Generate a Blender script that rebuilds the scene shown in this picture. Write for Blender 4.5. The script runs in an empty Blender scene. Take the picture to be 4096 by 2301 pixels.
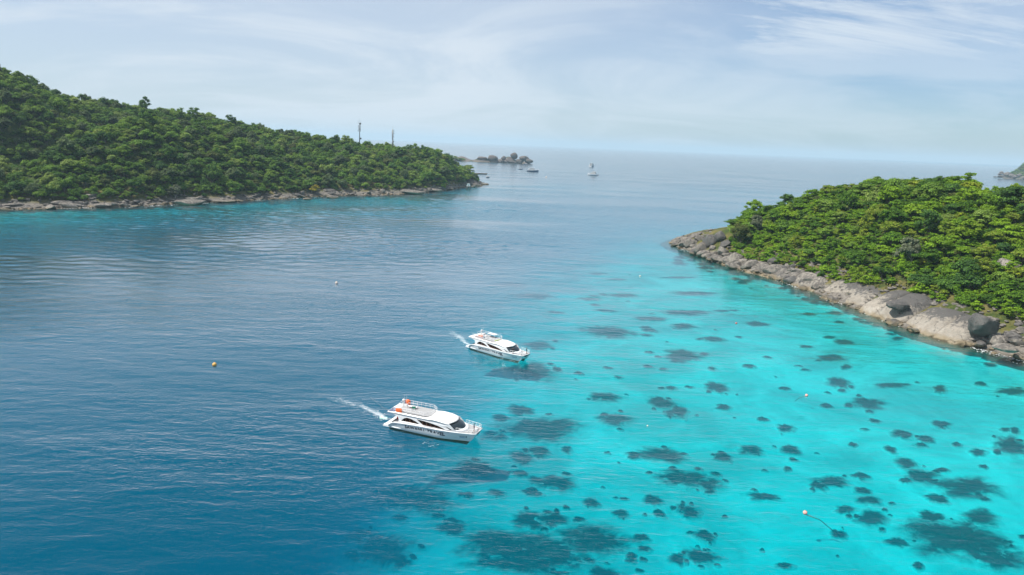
import bpy, bmesh, math, random
import numpy as np
from mathutils import Vector, Matrix, noise as mnoise
from mathutils.geometry import tessellate_polygon

random.seed(7)
RNG = np.random.default_rng(11)
scene = bpy.context.scene
COL = scene.collection
rad = math.radians

# ------------------------------------------------------------------ camera
CAM_H, FPX = 53.0, 2731.0                     # metres above the sea, focal length in pixels of a 4096 px frame
PITCH, ROLL = math.atan((1150.5 - 576) / FPX), rad(2.3)
FWD = np.array([0, math.cos(PITCH), -math.sin(PITCH)])
R0, U0 = np.array([1.0, 0, 0]), np.array([0, math.sin(PITCH), math.cos(PITCH)])
RGT = math.cos(ROLL) * R0 + math.sin(ROLL) * U0
UPV = -math.sin(ROLL) * R0 + math.cos(ROLL) * U0
CPOS = np.array([0, 0, CAM_H])
cam = bpy.data.cameras.new('camera')
cam.sensor_width, cam.lens = 36.0, 36.0 * FPX / 4096
cam.clip_start, cam.clip_end = 1.0, 60000.0
camo = bpy.data.objects.new('camera', cam)
COL.objects.link(camo)
camo.matrix_world = Matrix(((RGT[0], UPV[0], -FWD[0], 0), (RGT[1], UPV[1], -FWD[1], 0), (RGT[2], UPV[2], -FWD[2], CAM_H), (0, 0, 0, 1)))
scene.camera = camo

# ------------------------------------------------------------------ sky, sun, exposure
SUN_EL, SUN_AZ = 58.0, -102.0                  # azimuth clockwise from +Y
world = bpy.data.worlds.new('World')
scene.world = world
world.use_nodes = True


def N(nt, typ, **kw):
    n = nt.nodes.new(typ)
    for k, v in kw.items():
        if k.startswith('i_'):
            n.inputs[k[2:].replace('_', ' ')].default_value = v
        else:
            setattr(n, k, v)
    return n


def math_node(nt, op, a, b=None, clamp=False):
    n = nt.nodes.new('ShaderNodeMath')
    n.operation, n.use_clamp = op, clamp
    for i, v in enumerate((a, b)):
        if v is None:
            continue
        if isinstance(v, (int, float)):
            n.inputs[i].default_value = v
        else:
            nt.links.new(v, n.inputs[i])
    return n.outputs[0]


def mixc(nt, fac, a, b, blend='MIX'):
    n = nt.nodes.new('ShaderNodeMix')
    n.data_type, n.blend_type = 'RGBA', blend
    for s, v in ((n.inputs[0], fac), (n.inputs[6], a), (n.inputs[7], b)):
        if isinstance(v, (int, float)):
            s.default_value = v
        elif isinstance(v, (tuple, list)):
            s.default_value = (*v, 1)
        else:
            nt.links.new(v, s)
    return n.outputs[2]


def ramp(nt, fac, stops, interp='LINEAR'):
    n = nt.nodes.new('ShaderNodeValToRGB')
    cr = n.color_ramp
    cr.interpolation = interp
    while len(cr.elements) < len(stops):
        cr.elements.new(0.5)
    for e, (p, c) in zip(cr.elements, stops):
        e.position = p
        e.color = (c, c, c, 1) if isinstance(c, (int, float)) else (*c, 1)
    nt.links.new(fac, n.inputs[0])
    return n.outputs[0]


def noise_tex(nt, vec, scale, detail=4, rough=0.55, dist=0.0):
    n = N(nt, 'ShaderNodeTexNoise')
    n.inputs['Scale'].default_value, n.inputs['Detail'].default_value = scale, detail
    n.inputs['Roughness'].default_value, n.inputs['Distortion'].default_value = rough, dist
    if vec is not None:
        nt.links.new(vec, n.inputs['Vector'])
    return n.outputs[0]


def mapping(nt, vec, loc=(0, 0, 0), rot=(0, 0, 0), scale=(1, 1, 1)):
    n = N(nt, 'ShaderNodeMapping')
    n.inputs['Location'].default_value, n.inputs['Rotation'].default_value, n.inputs['Scale'].default_value = loc, rot, scale
    nt.links.new(vec, n.inputs['Vector'])
    return n.outputs[0]


STREAK_X, STREAK_Y = 7.9, 2.2
nt = world.node_tree
nt.nodes.clear()
sky = N(nt, 'ShaderNodeTexSky', sky_type='NISHITA')
sky.sun_disc = False
sky.sun_elevation, sky.sun_rotation = rad(SUN_EL), rad(SUN_AZ)
sky.altitude, sky.air_density, sky.dust_density, sky.ozone_density = 0, 1.0, 0.6, 1.5
tc = N(nt, 'ShaderNodeTexCoord')
sep = N(nt, 'ShaderNodeSeparateXYZ')
nt.links.new(tc.outputs['Generated'], sep.inputs[0])
zz = math_node(nt, 'ADD', math_node(nt, 'MAXIMUM', sep.outputs[2], 0.0), 0.20)
comb = N(nt, 'ShaderNodeCombineXYZ')
nt.links.new(math_node(nt, 'DIVIDE', sep.outputs[0], zz), comb.inputs[0])
nt.links.new(math_node(nt, 'DIVIDE', sep.outputs[1], zz), comb.inputs[1])
plane = comb.outputs[0]
veil = noise_tex(nt, mapping(nt, plane, (3.1, 0.4, 0), (0, 0, rad(-12)), (0.70, 1.0, 1)), 1.0, 7, 0.6, 1.0)
veil = ramp(nt, veil, ((0.36, 0.0), (0.62, 1.0)), 'EASE')
streak = noise_tex(nt, mapping(nt, plane, (STREAK_X, STREAK_Y, 0), (0, 0, rad(12)), (0.55, 1.25, 1)), 1.0, 10, 0.68, 0.7)
streak = ramp(nt, streak, ((0.45, 0.0), (0.66, 1.0)), 'EASE')
# thin high overcast over the west and north, opening to blue in the east
west = ramp(nt, math_node(nt, 'MULTIPLY_ADD', sep.outputs[0], 0.5), ((0.0, 0.80), (0.44, 0.84), (0.56, 0.66), (0.74, 0.34), (1.0, 0.34)), "EASE")
west.node.inputs[0].links[0].from_node.inputs[2].default_value = 0.5
up = ramp(nt, sep.outputs[2], ((0.0, 0.97), (0.10, 1.0)), 'EASE')
cover = math_node(nt, 'MULTIPLY', math_node(nt, 'ADD', math_node(nt, 'MULTIPLY', west, 0.86), math_node(nt, 'MULTIPLY', math_node(nt, 'SUBTRACT', veil, 0.45), 0.32)), up, True)
upc = ramp(nt, sep.outputs[2], ((0.06, 0.0), (0.16, 1.0)), 'EASE')
cover = math_node(nt, 'MAXIMUM', cover, math_node(nt, 'MULTIPLY', math_node(nt, 'MULTIPLY', streak, upc), 0.85), True)
skyc = mixc(nt, 1.0, sky.outputs[0], (0.60, 0.76, 0.96), 'MULTIPLY')
final = mixc(nt, cover, skyc, (6.35, 6.95, 7.6))
bg = N(nt, 'ShaderNodeBackground')
bg.inputs['Strength'].default_value = 0.098
nt.links.new(final, bg.inputs['Color'])
wo = N(nt, 'ShaderNodeOutputWorld')
nt.links.new(bg.outputs[0], wo.inputs['Surface'])

sun = bpy.data.lights.new('sun', 'SUN')
sun.energy, sun.angle, sun.color = 5.0, rad(0.6), (1.0, 0.955, 0.88)
suno = bpy.data.objects.new('sun', sun)
COL.objects.link(suno)
SDIR = Vector((math.sin(rad(SUN_AZ)) * math.cos(rad(SUN_EL)), math.cos(rad(SUN_AZ)) * math.cos(rad(SUN_EL)), math.sin(rad(SUN_EL))))
suno.rotation_euler = SDIR.to_track_quat('Z', 'Y').to_euler()
suno.location = SDIR * 500

vs = scene.view_settings
vs.view_transform, vs.look, vs.exposure, vs.gamma, vs.use_curve_mapping = 'Standard', 'None', 0.3, 1.0, False
cy = scene.cycles
cy.max_bounces, cy.diffuse_bounces, cy.glossy_bounces, cy.transmission_bounces, cy.transparent_max_bounces, cy.volume_bounces = 6, 2, 2, 2, 12, 1
cy.caustics_reflective = cy.caustics_refractive = False
cy.use_denoising = True
cy.sample_clamp_indirect = 6.0


# ------------------------------------------------------------------ geometry helpers
Q = 1.5901                                    # the notes below are in a 2576 px wide view of the photograph


def ray(px, py):
    return FWD + (px - 2048) / FPX * RGT - (py - 1150.5) / FPX * UPV


def G(px, py, z=0.0):
    d = ray(px, py)
    return CPOS + (z - CAM_H) / d[2] * d


def Gq(x, y, z=0.0):
    return G(x * Q, y * Q, z)


def proj(v):
    w = np.asarray(v, float) - CPOS
    dep = w @ FWD
    return 2048 + FPX * (w @ RGT) / dep, 1150.5 - FPX * (w @ UPV) / dep, dep


def at_dist(px, py, dist):
    d = ray(px, py)
    return CPOS + d * (dist / math.hypot(d[0], d[1]))


class TPS:
    def __init__(self, xy, v, smooth=1e-3):
        self.p = np.asarray(xy, float) / 100.0
        n = len(self.p)
        K = self.k(np.linalg.norm(self.p[:, None] - self.p[None], axis=2)) + smooth * np.eye(n)
        Pm = np.hstack([np.ones((n, 1)), self.p])
        A = np.block([[K, Pm], [Pm.T, np.zeros((3, 3))]])
        self.w = np.linalg.solve(A, np.concatenate([np.asarray(v, float), np.zeros(3)]))

    @staticmethod
    def k(r):
        r = np.maximum(r, 1e-9)
        return r * r * np.log(r)

    def __call__(self, xy):
        xy = np.atleast_2d(np.asarray(xy, float))[:, :2] / 100.0
        out = np.empty(len(xy))
        for i in range(0, len(xy), 8000):
            c = xy[i:i + 8000]
            K = self.k(np.linalg.norm(c[:, None] - self.p[None], axis=2))
            out[i:i + 8000] = K @ self.w[:-3] + self.w[-3] + c @ self.w[-2:]
        return out


class MB:
    """collects pieces; build() links them as one mesh object"""

    def __init__(self):
        self.v, self.f, self.m = [], [], []

    def add(self, verts, faces, mi=0):
        o = len(self.v)
        self.v += [tuple(map(float, p)) for p in verts]
        self.f += [tuple(i + o for i in q) for q in faces]
        self.m += [mi] * len(faces)
        return self

    def box(self, c, s, rz=0.0, mi=0, taper=1.0, M=None):
        pts = []
        for z, t in ((-.5, 1.0), (.5, taper)):
            for x, y in ((-.5, -.5), (.5, -.5), (.5, .5), (-.5, .5)):
                pts.append(Vector((x * s[0] * t, y * s[1] * t, z * s[2])))
        R = M if M is not None else Matrix.Rotation(rz, 3, 'Z')
        pts = [R @ p + Vector(c) for p in pts]
        return self.add(pts, [(3, 2, 1, 0), (4, 5, 6, 7), (0, 1, 5, 4), (1, 2, 6, 5), (2, 3, 7, 6), (3, 0, 4, 7)], mi)

    def tube(self, pts, r, n=6, mi=0, closed=False):
        pts = [Vector(p) for p in pts]
        rs = r if isinstance(r, (list, tuple)) else [r] * len(pts)
        vs, fs = [], []
        k = len(pts)
        ref = Vector((0.13, 0.31, 0.94)).normalized()
        for i, p in enumerate(pts):
            a = pts[(i - 1) % k] if closed else pts[max(i - 1, 0)]
            b = pts[(i + 1) % k] if closed else pts[min(i + 1, k - 1)]
            t = (b - a).normalized()
            rf = ref if abs(t.dot(ref)) < 0.95 else Vector((1, 0, 0))
            s = t.cross(rf).normalized()
            w = s.cross(t)
            for j in range(n):
                an = 2 * math.pi * j / n
                vs.append(p + (s * math.cos(an) + w * math.sin(an)) * rs[i])
        for i in range(k if closed else k - 1):
            for j in range(n):
                a, b = i * n + j, i * n + (j + 1) % n
                c, d = ((i + 1) % k) * n + (j + 1) % n, ((i + 1) % k) * n + j
                fs.append((a, b, c, d))
        if not closed:
            fs += [tuple(reversed(range(n))), tuple(range((k - 1) * n, k * n))]
        return self.add(vs, fs, mi)

    def lathe(self, c, prof, n=12, mi=0, M=None):
        vs, fs = [], []
        for r, z in prof:
            for j in range(n):
                an = 2 * math.pi * j / n
                p = Vector((r * math.cos(an), r * math.sin(an), z))
                vs.append((M @ p if M else p) + Vector(c))
        for i in range(len(prof) - 1):
            for j in range(n):
                fs.append((i * n + j, i * n + (j + 1) % n, (i + 1) * n + (j + 1) % n, (i + 1) * n + j))
        fs += [tuple(reversed(range(n))), tuple(range((len(prof) - 1) * n, len(prof) * n))]
        return self.add(vs, fs, mi)

    def grid(self, rows, mi=0):
        n = len(rows[0])
        vs = [p for r in rows for p in r]
        fs = [(i * n + j, i * n + j + 1, (i + 1) * n + j + 1, (i + 1) * n + j) for i in range(len(rows) - 1) for j in range(n - 1)]
        return self.add(vs, fs, mi)

    def mesh(self, name, mats, smooth=False, sharp=None):
        me = bpy.data.meshes.new(name)
        me.from_pydata(self.v, [], self.f)
        for m in (mats if isinstance(mats, (list, tuple)) else [mats]):
            me.materials.append(m)
        me.polygons.foreach_set('material_index', self.m)
        if smooth:
            me.polygons.foreach_set('use_smooth', [True] * len(self.f))
            if sharp:
                me.set_sharp_from_angle(angle=rad(sharp))
        me.update()
        return me

    def build(self, name, mats, parent=None, smooth=False, sharp=None):
        return link(name, self.mesh(name, mats, smooth, sharp), parent)


def link(name, me, parent=None):
    o = bpy.data.objects.new(name, me)
    COL.objects.link(o)
    if parent is not None:
        o.parent = parent
    return o


def tag(o, label=None, cat=None, group=None, kind=None):
    for k, v in (('label', label), ('category', cat), ('group', group), ('kind', kind)):
        if v:
            o[k] = v
    return o


def empty(name, loc=(0, 0, 0), rz=0.0):
    o = bpy.data.objects.new(name, None)
    COL.objects.link(o)
    o.location, o.rotation_euler = Vector(loc), (0, 0, rz)
    return o


def fnoise(p, s, octv=4):
    return mnoise.fractal(Vector(p) * s, 1.0, 2.0, octv)


# ------------------------------------------------------------------ materials
def pbr(name, color, rough=0.5, spec=0.5, **kw):
    m = bpy.data.materials.new(name)
    m.use_nodes = True
    t = m.node_tree
    b = t.nodes['Principled BSDF']
    if isinstance(color, (tuple, list)):
        b.inputs['Base Color'].default_value = (*color, 1)
    b.inputs['Roughness'].default_value = rough
    b.inputs['Specular IOR Level'].default_value = spec
    for k, v in kw.items():
        b.inputs[k.replace('_', ' ')].default_value = v
    return m


def grimy(name, color, rough=0.4, amt=0.12, scale=1.2, dirt=(0.35, 0.32, 0.28)):
    m = pbr(name, color, rough)
    t = m.node_tree
    b = t.nodes['Principled BSDF']
    tcn = N(t, 'ShaderNodeTexCoord')
    n = noise_tex(t, tcn.outputs['Object'], scale, 5, 0.65)
    f = ramp(t, n, ((0.42, 0.0), (0.75, amt)))
    t.links.new(mixc(t, f, color, dirt), b.inputs['Base Color'])
    t.links.new(ramp(t, n, ((0.3, rough * 0.8), (0.7, min(1, rough * 1.3)))), b.inputs['Roughness'])
    return m


M = {}
M['white'] = grimy('white_gelcoat', (0.70, 0.71, 0.72), 0.28, 0.14)
M['white_rail'] = pbr('white_rail_paint', (0.80, 0.80, 0.80), 0.35)
M['roofwhite'] = grimy('white_roof_paint', (0.82, 0.82, 0.80), 0.4, 0.08)
M['deckgrey'] = grimy('grey_nonslip_deck', (0.33, 0.33, 0.335), 0.8, 0.25, 2.5)
M['boot'] = grimy('antifouling_stripe', (0.12, 0.10, 0.045), 0.7, 0.4, 3.0, (0.25, 0.22, 0.12))
M['navy'] = pbr('navy_lettering', (0.012, 0.018, 0.035), 0.5)
M['blue_print'] = pbr('blue_lettering', (0.02, 0.12, 0.35), 0.5)
M['glass'] = pbr('tinted_glass', (0.012, 0.022, 0.028), 0.06, 0.8)
M['dark'] = pbr('dark_rubber_and_shade', (0.02, 0.02, 0.022), 0.6)  # rubber parts, also the painted shade of open sterns
M['seat'] = grimy('brown_seat_vinyl', (0.16, 0.075, 0.045), 0.55, 0.2)
M['interior'] = pbr('cabin_lining', (0.10, 0.07, 0.055), 0.7)
M['orange'] = grimy('orange_canvas', (0.75, 0.13, 0.02), 0.65, 0.15, 4)
M['red'] = grimy('red_canvas', (0.55, 0.03, 0.03), 0.6, 0.15, 4)
M['green'] = pbr('green_paint', (0.02, 0.25, 0.15), 0.5)
M['mint'] = pbr('mint_foam', (0.38, 0.72, 0.60), 0.6)
M['yellow'] = pbr('yellow_green_foam', (0.50, 0.62, 0.10), 0.6)
M['solar'] = pbr('solar_cells', (0.10, 0.12, 0.20), 0.25, 0.6)
M['steel'] = pbr('galvanised_steel', (0.30, 0.32, 0.33), 0.45, 0.5, Metallic=0.6)
M['darksteel'] = pbr('weathered_steel', (0.06, 0.07, 0.075), 0.6, 0.4)
M['buoyyellow'] = grimy('yellow_buoy_plastic', (0.70, 0.40, 0.08), 0.55, 0.35, 3)
M['buoywhite'] = grimy('white_buoy_plastic', (0.75, 0.62, 0.52), 0.5, 0.25, 3)
M['buoypink'] = grimy('pink_buoy_plastic', (0.85, 0.36, 0.30), 0.5, 0.25, 3)
M['buoyred'] = grimy('red_buoy_plastic', (0.60, 0.09, 0.05), 0.5, 0.25, 3)
M['rope'] = pbr('mooring_rope', (0.22, 0.20, 0.16), 0.9)
M['skin'] = pbr('skin', (0.30, 0.16, 0.10), 0.6)
M['hair'] = pbr('black_hair', (0.01, 0.009, 0.008), 0.6)
M['cloth_navy'] = pbr('navy_cloth', (0.018, 0.03, 0.09), 0.85)
M['cloth_dark'] = pbr('black_cloth', (0.013, 0.013, 0.016), 0.85)
M['cloth_white'] = pbr('white_cloth', (0.6, 0.6, 0.6), 0.85)
M['hullblue'] = grimy('blue_hull_paint', (0.035, 0.10, 0.20), 0.35, 0.2)
M['timber'] = grimy('varnished_timber', (0.22, 0.13, 0.05), 0.55, 0.4, 1.5, (0.1, 0.07, 0.04))
M['concrete'] = grimy('weathered_concrete', (0.16, 0.15, 0.13), 0.85, 0.5, 1.0, (0.05, 0.05, 0.045))
M['foam'] = pbr('sea_foam', (0.80, 0.82, 0.83), 0.7)
M['bark_pale'] = grimy('pale_grey_bark', (0.36, 0.34, 0.30), 0.85, 0.3, 0.8)


def rock_material(name, c_lo, c_hi, c_dark, pale=False, dark=False):
    m = pbr(name, c_lo, 0.82, 0.25)
    t = m.node_tree
    b = t.nodes['Principled BSDF']
    geo = N(t, 'ShaderNodeNewGeometry')
    oi = N(t, 'ShaderNodeObjectInfo')
    sp = N(t, 'ShaderNodeSeparateXYZ')
    t.links.new(geo.outputs['Position'], sp.inputs[0])
    sn = N(t, 'ShaderNodeSeparateXYZ')
    t.links.new(geo.outputs['Normal'], sn.inputs[0])
    pos = geo.outputs['Position']
    big = noise_tex(t, pos, 0.22, 5, 0.6, 0.4)
    fine = noise_tex(t, pos, 1.6, 6, 0.7)
    streak = noise_tex(t, mapping(t, pos, scale=(1.1, 1.1, 0.16)), 1.0, 5, 0.6, 0.5)
    base = mixc(t, ramp(t, big, ((0.35, 0.0), (0.65, 1.0))), c_lo, c_hi)
    base = mixc(t, math_node(t, 'MULTIPLY', oi.outputs['Random'], 0.35), base, c_dark)
    base = mixc(t, ramp(t, fine, ((0.35, 0.0), (0.8, 0.45))), base, c_dark)
    if pale:
        # pale washed face below, black biofilm above, ragged tongues between
        edge = math_node(t, 'ADD', sp.outputs[2], math_node(t, 'ADD', math_node(t, 'MULTIPLY', math_node(t, 'SUBTRACT', streak, 0.5), 8.0), math_node(t, 'MULTIPLY', math_node(t, 'SUBTRACT', big, 0.5), 9.0)))
        f = ramp(t, math_node(t, 'DIVIDE', edge, 12.0), ((0.31, 0.0), (0.46, 0.93)))
        base = mixc(t, f, base, c_dark)
    else:
        film = math_node(t, 'MULTIPLY', ramp(t, streak, ((0.41, 0.0), (0.57, 0.88))), ramp(t, sn.outputs[2], ((0.0, 0.25), (0.8, 1.0))))
        base = mixc(t, film, base, c_dark)
    # tan tide band
    tide = math_node(t, 'ADD', sp.outputs[2], math_node(t, 'MULTIPLY', math_node(t, 'SUBTRACT', big, 0.5), 3.0))
    tf = ramp(t, math_node(t, 'DIVIDE', tide, 4.0), ((0.10, 0.62), (0.42, 0.0)))
    base = mixc(t, tf, base, (0.22, 0.165, 0.085))
    wet = ramp(t, math_node(t, 'ADD', math_node(t, 'MULTIPLY', tide, 0.5), 0.5), ((0.40, 0.85), (0.62, 0.0)))
    base = mixc(t, wet, base, (0.055, 0.045, 0.025))
    t.links.new(base, b.inputs['Base Color'])
    bp = N(t, 'ShaderNodeBump')
    bp.inputs['Strength'].default_value, bp.inputs['Distance'].default_value = 0.55, 0.5
    crk = N(t, 'ShaderNodeTexVoronoi', feature='DISTANCE_TO_EDGE')
    crk.inputs['Scale'].default_value = 0.13
    wob = N(t, 'ShaderNodeVectorMath', operation='MULTIPLY_ADD')
    wn = N(t, 'ShaderNodeTexNoise')
    wn.inputs['Scale'].default_value, wn.inputs['Detail'].default_value = 0.5, 4
    t.links.new(pos, wn.inputs['Vector'])
    t.links.new(wn.outputs['Color'], wob.inputs[0])
    wob.inputs[1].default_value = (3.5, 3.5, 3.5)
    t.links.new(mapping(t, pos, rot=(0.3, 0.2, 0.5), scale=(1, 0.55, 1.1)), wob.inputs[2])
    t.links.new(wob.outputs[0], crk.inputs['Vector'])
    gate = ramp(t, streak, ((0.40, 0.0), (0.56, 1.0)))
    ck = math_node(t, 'SUBTRACT', 1.0, math_node(t, 'MULTIPLY', gate, ramp(t, crk.outputs['Distance'], ((0.0, 1.0), (0.022, 0.0)))))
    dk_ = math_node(t, 'MULTIPLY', math_node(t, 'SUBTRACT', 1.0, ck), 0.75 if not dark else 0.2)
    t.links.new(mixc(t, dk_, base, (0.03, 0.027, 0.024)), b.inputs['Base Color'])
    t.links.new(math_node(t, 'ADD', math_node(t, 'MULTIPLY', ck, 0.5), math_node(t, 'ADD', fine, math_node(t, 'MULTIPLY', big, 1.5))), bp.inputs['Height'])
    t.links.new(bp.outputs[0], b.inputs['Normal'])
    return m


M['rock'] = rock_material('grey_granite', (0.215, 0.19, 0.16), (0.33, 0.295, 0.25), (0.085, 0.078, 0.072))
M['rockdark'] = rock_material('dark_granite', (0.115, 0.105, 0.098), (0.19, 0.175, 0.16), (0.065, 0.062, 0.06), dark=True)
M['rockpale'] = rock_material('pale_washed_granite', (0.30, 0.262, 0.212), (0.42, 0.375, 0.315), (0.075, 0.071, 0.068), pale=True)
M['rockfar'] = rock_material('far_granite', (0.165, 0.135, 0.115), (0.26, 0.215, 0.185), (0.085, 0.075, 0.07))


def foliage(name, stops, trans=0.25):
    m = bpy.data.materials.new(name)
    m.use_nodes = True
    t = m.node_tree
    t.nodes.clear()
    oi = N(t, 'ShaderNodeObjectInfo')
    at = N(t, 'ShaderNodeAttribute', attribute_name='tone')
    f = math_node(t, 'ADD', math_node(t, 'MULTIPLY', oi.outputs['Random'], 0.80), math_node(t, 'MULTIPLY', at.outputs['Fac'], 0.20))
    c = ramp(t, f, stops)
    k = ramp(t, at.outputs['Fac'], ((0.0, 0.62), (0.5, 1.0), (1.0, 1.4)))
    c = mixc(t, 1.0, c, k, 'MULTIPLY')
    d = N(t, 'ShaderNodeBsdfPrincipled')
    d.inputs['Roughness'].default_value, d.inputs['Specular IOR Level'].default_value = 0.6, 0.12
    tr = N(t, 'ShaderNodeBsdfTranslucent')
    t.links.new(c, d.inputs['Base Color'])
    t.links.new(mixc(t, 1.0, c, (1.25, 1.25, 0.5), 'MULTIPLY'), tr.inputs['Color'])
    mx = N(t, 'ShaderNodeMixShader')
    mx.inputs[0].default_value = trans
    t.links.new(d.outputs[0], mx.inputs[1])
    t.links.new(tr.outputs[0], mx.inputs[2])
    o = N(t, 'ShaderNodeOutputMaterial')
    t.links.new(mx.outputs[0], o.inputs['Surface'])
    return m


M['leaf'] = foliage('forest_leaves', ((0.0, (0.034, 0.084, 0.022)), (0.22, (0.066, 0.140, 0.024)), (0.5, (0.120, 0.218, 0.028)), (0.72, (0.170, 0.268, 0.034)), (0.88, (0.20, 0.26, 0.070)), (1.0, (0.28, 0.35, 0.05))))
M['leafbright'] = foliage('bright_scrub_leaves', ((0.0, (0.040, 0.095, 0.014)), (0.25, (0.080, 0.165, 0.014)), (0.5, (0.135, 0.250, 0.015)), (0.75, (0.20, 0.325, 0.016)), (0.9, (0.15, 0.18, 0.032)), (1.0, (0.33, 0.40, 0.018))), 0.3)  # brighter yellow-green leaf colour of the headland plants
M['leafpale'] = foliage('silvery_leaves', ((0.0, (0.075, 0.11, 0.045)), (1.0, (0.14, 0.19, 0.075))))
M['leafyellow'] = foliage('yellow_leaves', ((0.0, (0.32, 0.26, 0.03)), (1.0, (0.42, 0.34, 0.03))))
M['leaflime'] = foliage('lime_leaves', ((0.0, (0.22, 0.28, 0.02)), (1.0, (0.32, 0.36, 0.02))))
M['leafgrey'] = foliage('grey_green_leaves', ((0.0, (0.12, 0.14, 0.085)), (1.0, (0.18, 0.20, 0.12))))
M['leafolive'] = foliage('olive_leaves', ((0.0, (0.070, 0.095, 0.026)), (1.0, (0.125, 0.140, 0.036))))
M['bark'] = grimy('brown_bark', (0.10, 0.08, 0.06), 0.9, 0.4, 2.0)


def ground_material():
    m = pbr('island_soil', (0.1, 0.09, 0.05), 0.95, 0.1)
    t = m.node_tree
    b = t.nodes['Principled BSDF']
    geo = N(t, 'ShaderNodeNewGeometry')
    sp = N(t, 'ShaderNodeSeparateXYZ')
    t.links.new(geo.outputs['Position'], sp.inputs[0])
    n1 = noise_tex(t, geo.outputs['Position'], 0.12, 6, 0.65, 0.5)
    n2 = noise_tex(t, geo.outputs['Position'], 0.7, 6, 0.7)
    soil = mixc(t, ramp(t, n1, ((0.4, 0.0), (0.6, 1.0))), (0.045, 0.066, 0.018), (0.15, 0.125, 0.05))
    hi = ramp(t, math_node(t, 'DIVIDE', sp.outputs[2], 30.0), ((0.33, 0.0), (0.45, 0.9)))
    soil = mixc(t, hi, soil, (0.040, 0.068, 0.018))
    soil = mixc(t, ramp(t, n2, ((0.5, 0.0), (0.7, 0.7))), soil, (0.16, 0.16, 0.035))
    rock = mixc(t, ramp(t, n2, ((0.35, 0.0), (0.65, 1.0))), (0.10, 0.09, 0.08), (0.24, 0.215, 0.185))
    f = ramp(t, math_node(t, 'DIVIDE', math_node(t, 'ADD', sp.outputs[2], math_node(t, 'MULTIPLY', n1, 6.0)), 12.0), ((0.45, 0.0), (0.62, 1.0)))
    c = mixc(t, f, rock, soil)
    wet = ramp(t, math_node(t, 'MULTIPLY', math_node(t, 'ADD', sp.outputs[2], 2.0), 0.25), ((0.45, 1.0), (0.62, 0.0)))
    c = mixc(t, math_node(t, 'MULTIPLY', wet, 0.8), c, (0.06, 0.048, 0.025))
    t.links.new(c, b.inputs['Base Color'])
    bp = N(t, 'ShaderNodeBump')
    bp.inputs['Strength'].default_value, bp.inputs['Distance'].default_value = 0.8, 0.8
    t.links.new(n2, bp.inputs['Height'])
    t.links.new(bp.outputs[0], b.inputs['Normal'])
    return m


M['ground'] = ground_material()


def sand_nodes(t):
    geo = N(t, 'ShaderNodeNewGeometry')
    p = geo.outputs['Position']
    n1 = noise_tex(t, p, 0.045, 6, 0.62, 0.8)
    n2 = noise_tex(t, p, 0.35, 6, 0.7, 0.4)
    c = mixc(t, ramp(t, n1, ((0.38, 0.0), (0.62, 1.0))), (0.40, 0.43, 0.40), (0.66, 0.67, 0.62))
    return mixc(t, ramp(t, n2, ((0.52, 0.0), (0.78, 0.5))), c, (0.22, 0.25, 0.22)), p


def sand_material():
    m = pbr('coral_sand', (0.7, 0.66, 0.55), 0.95, 0.1)
    t = m.node_tree
    c, _ = sand_nodes(t)
    t.links.new(c, t.nodes['Principled BSDF'].inputs['Base Color'])
    return m


def coral_material():
    m = pbr('reef_coral', (0.05, 0.05, 0.04), 0.95, 0.1)
    t = m.node_tree
    sand, p = sand_nodes(t)
    n2 = noise_tex(t, p, 0.8, 6, 0.75, 0.5)
    n3 = noise_tex(t, p, 0.33, 6, 0.7, 0.6)
    c = mixc(t, ramp(t, n2, ((0.35, 0.0), (0.72, 1.0))), (0.012, 0.045, 0.042), (0.045, 0.10, 0.085))  # teal from light scattered in the water, put into the coral's colour
    at = N(t, 'ShaderNodeAttribute', attribute_name='edge')
    # the patch thins out raggedly into bare sand at its rim
    rim = math_node(t, 'SUBTRACT', 1.0, math_node(t, 'POWER', at.outputs['Fac'], 4.0))
    e = math_node(t, 'ADD', at.outputs['Fac'], math_node(t, 'MULTIPLY', rim, math_node(t, 'MULTIPLY', math_node(t, 'SUBTRACT', n3, 0.5), 1.4)))
    f = ramp(t, e, ((0.38, 0.0), (0.96, 1.0)), 'EASE')
    t.links.new(mixc(t, f, c, sand), t.nodes['Principled BSDF'].inputs['Base Color'])
    return m


M['sand'], M['coral'] = sand_material(), coral_material()


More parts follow.
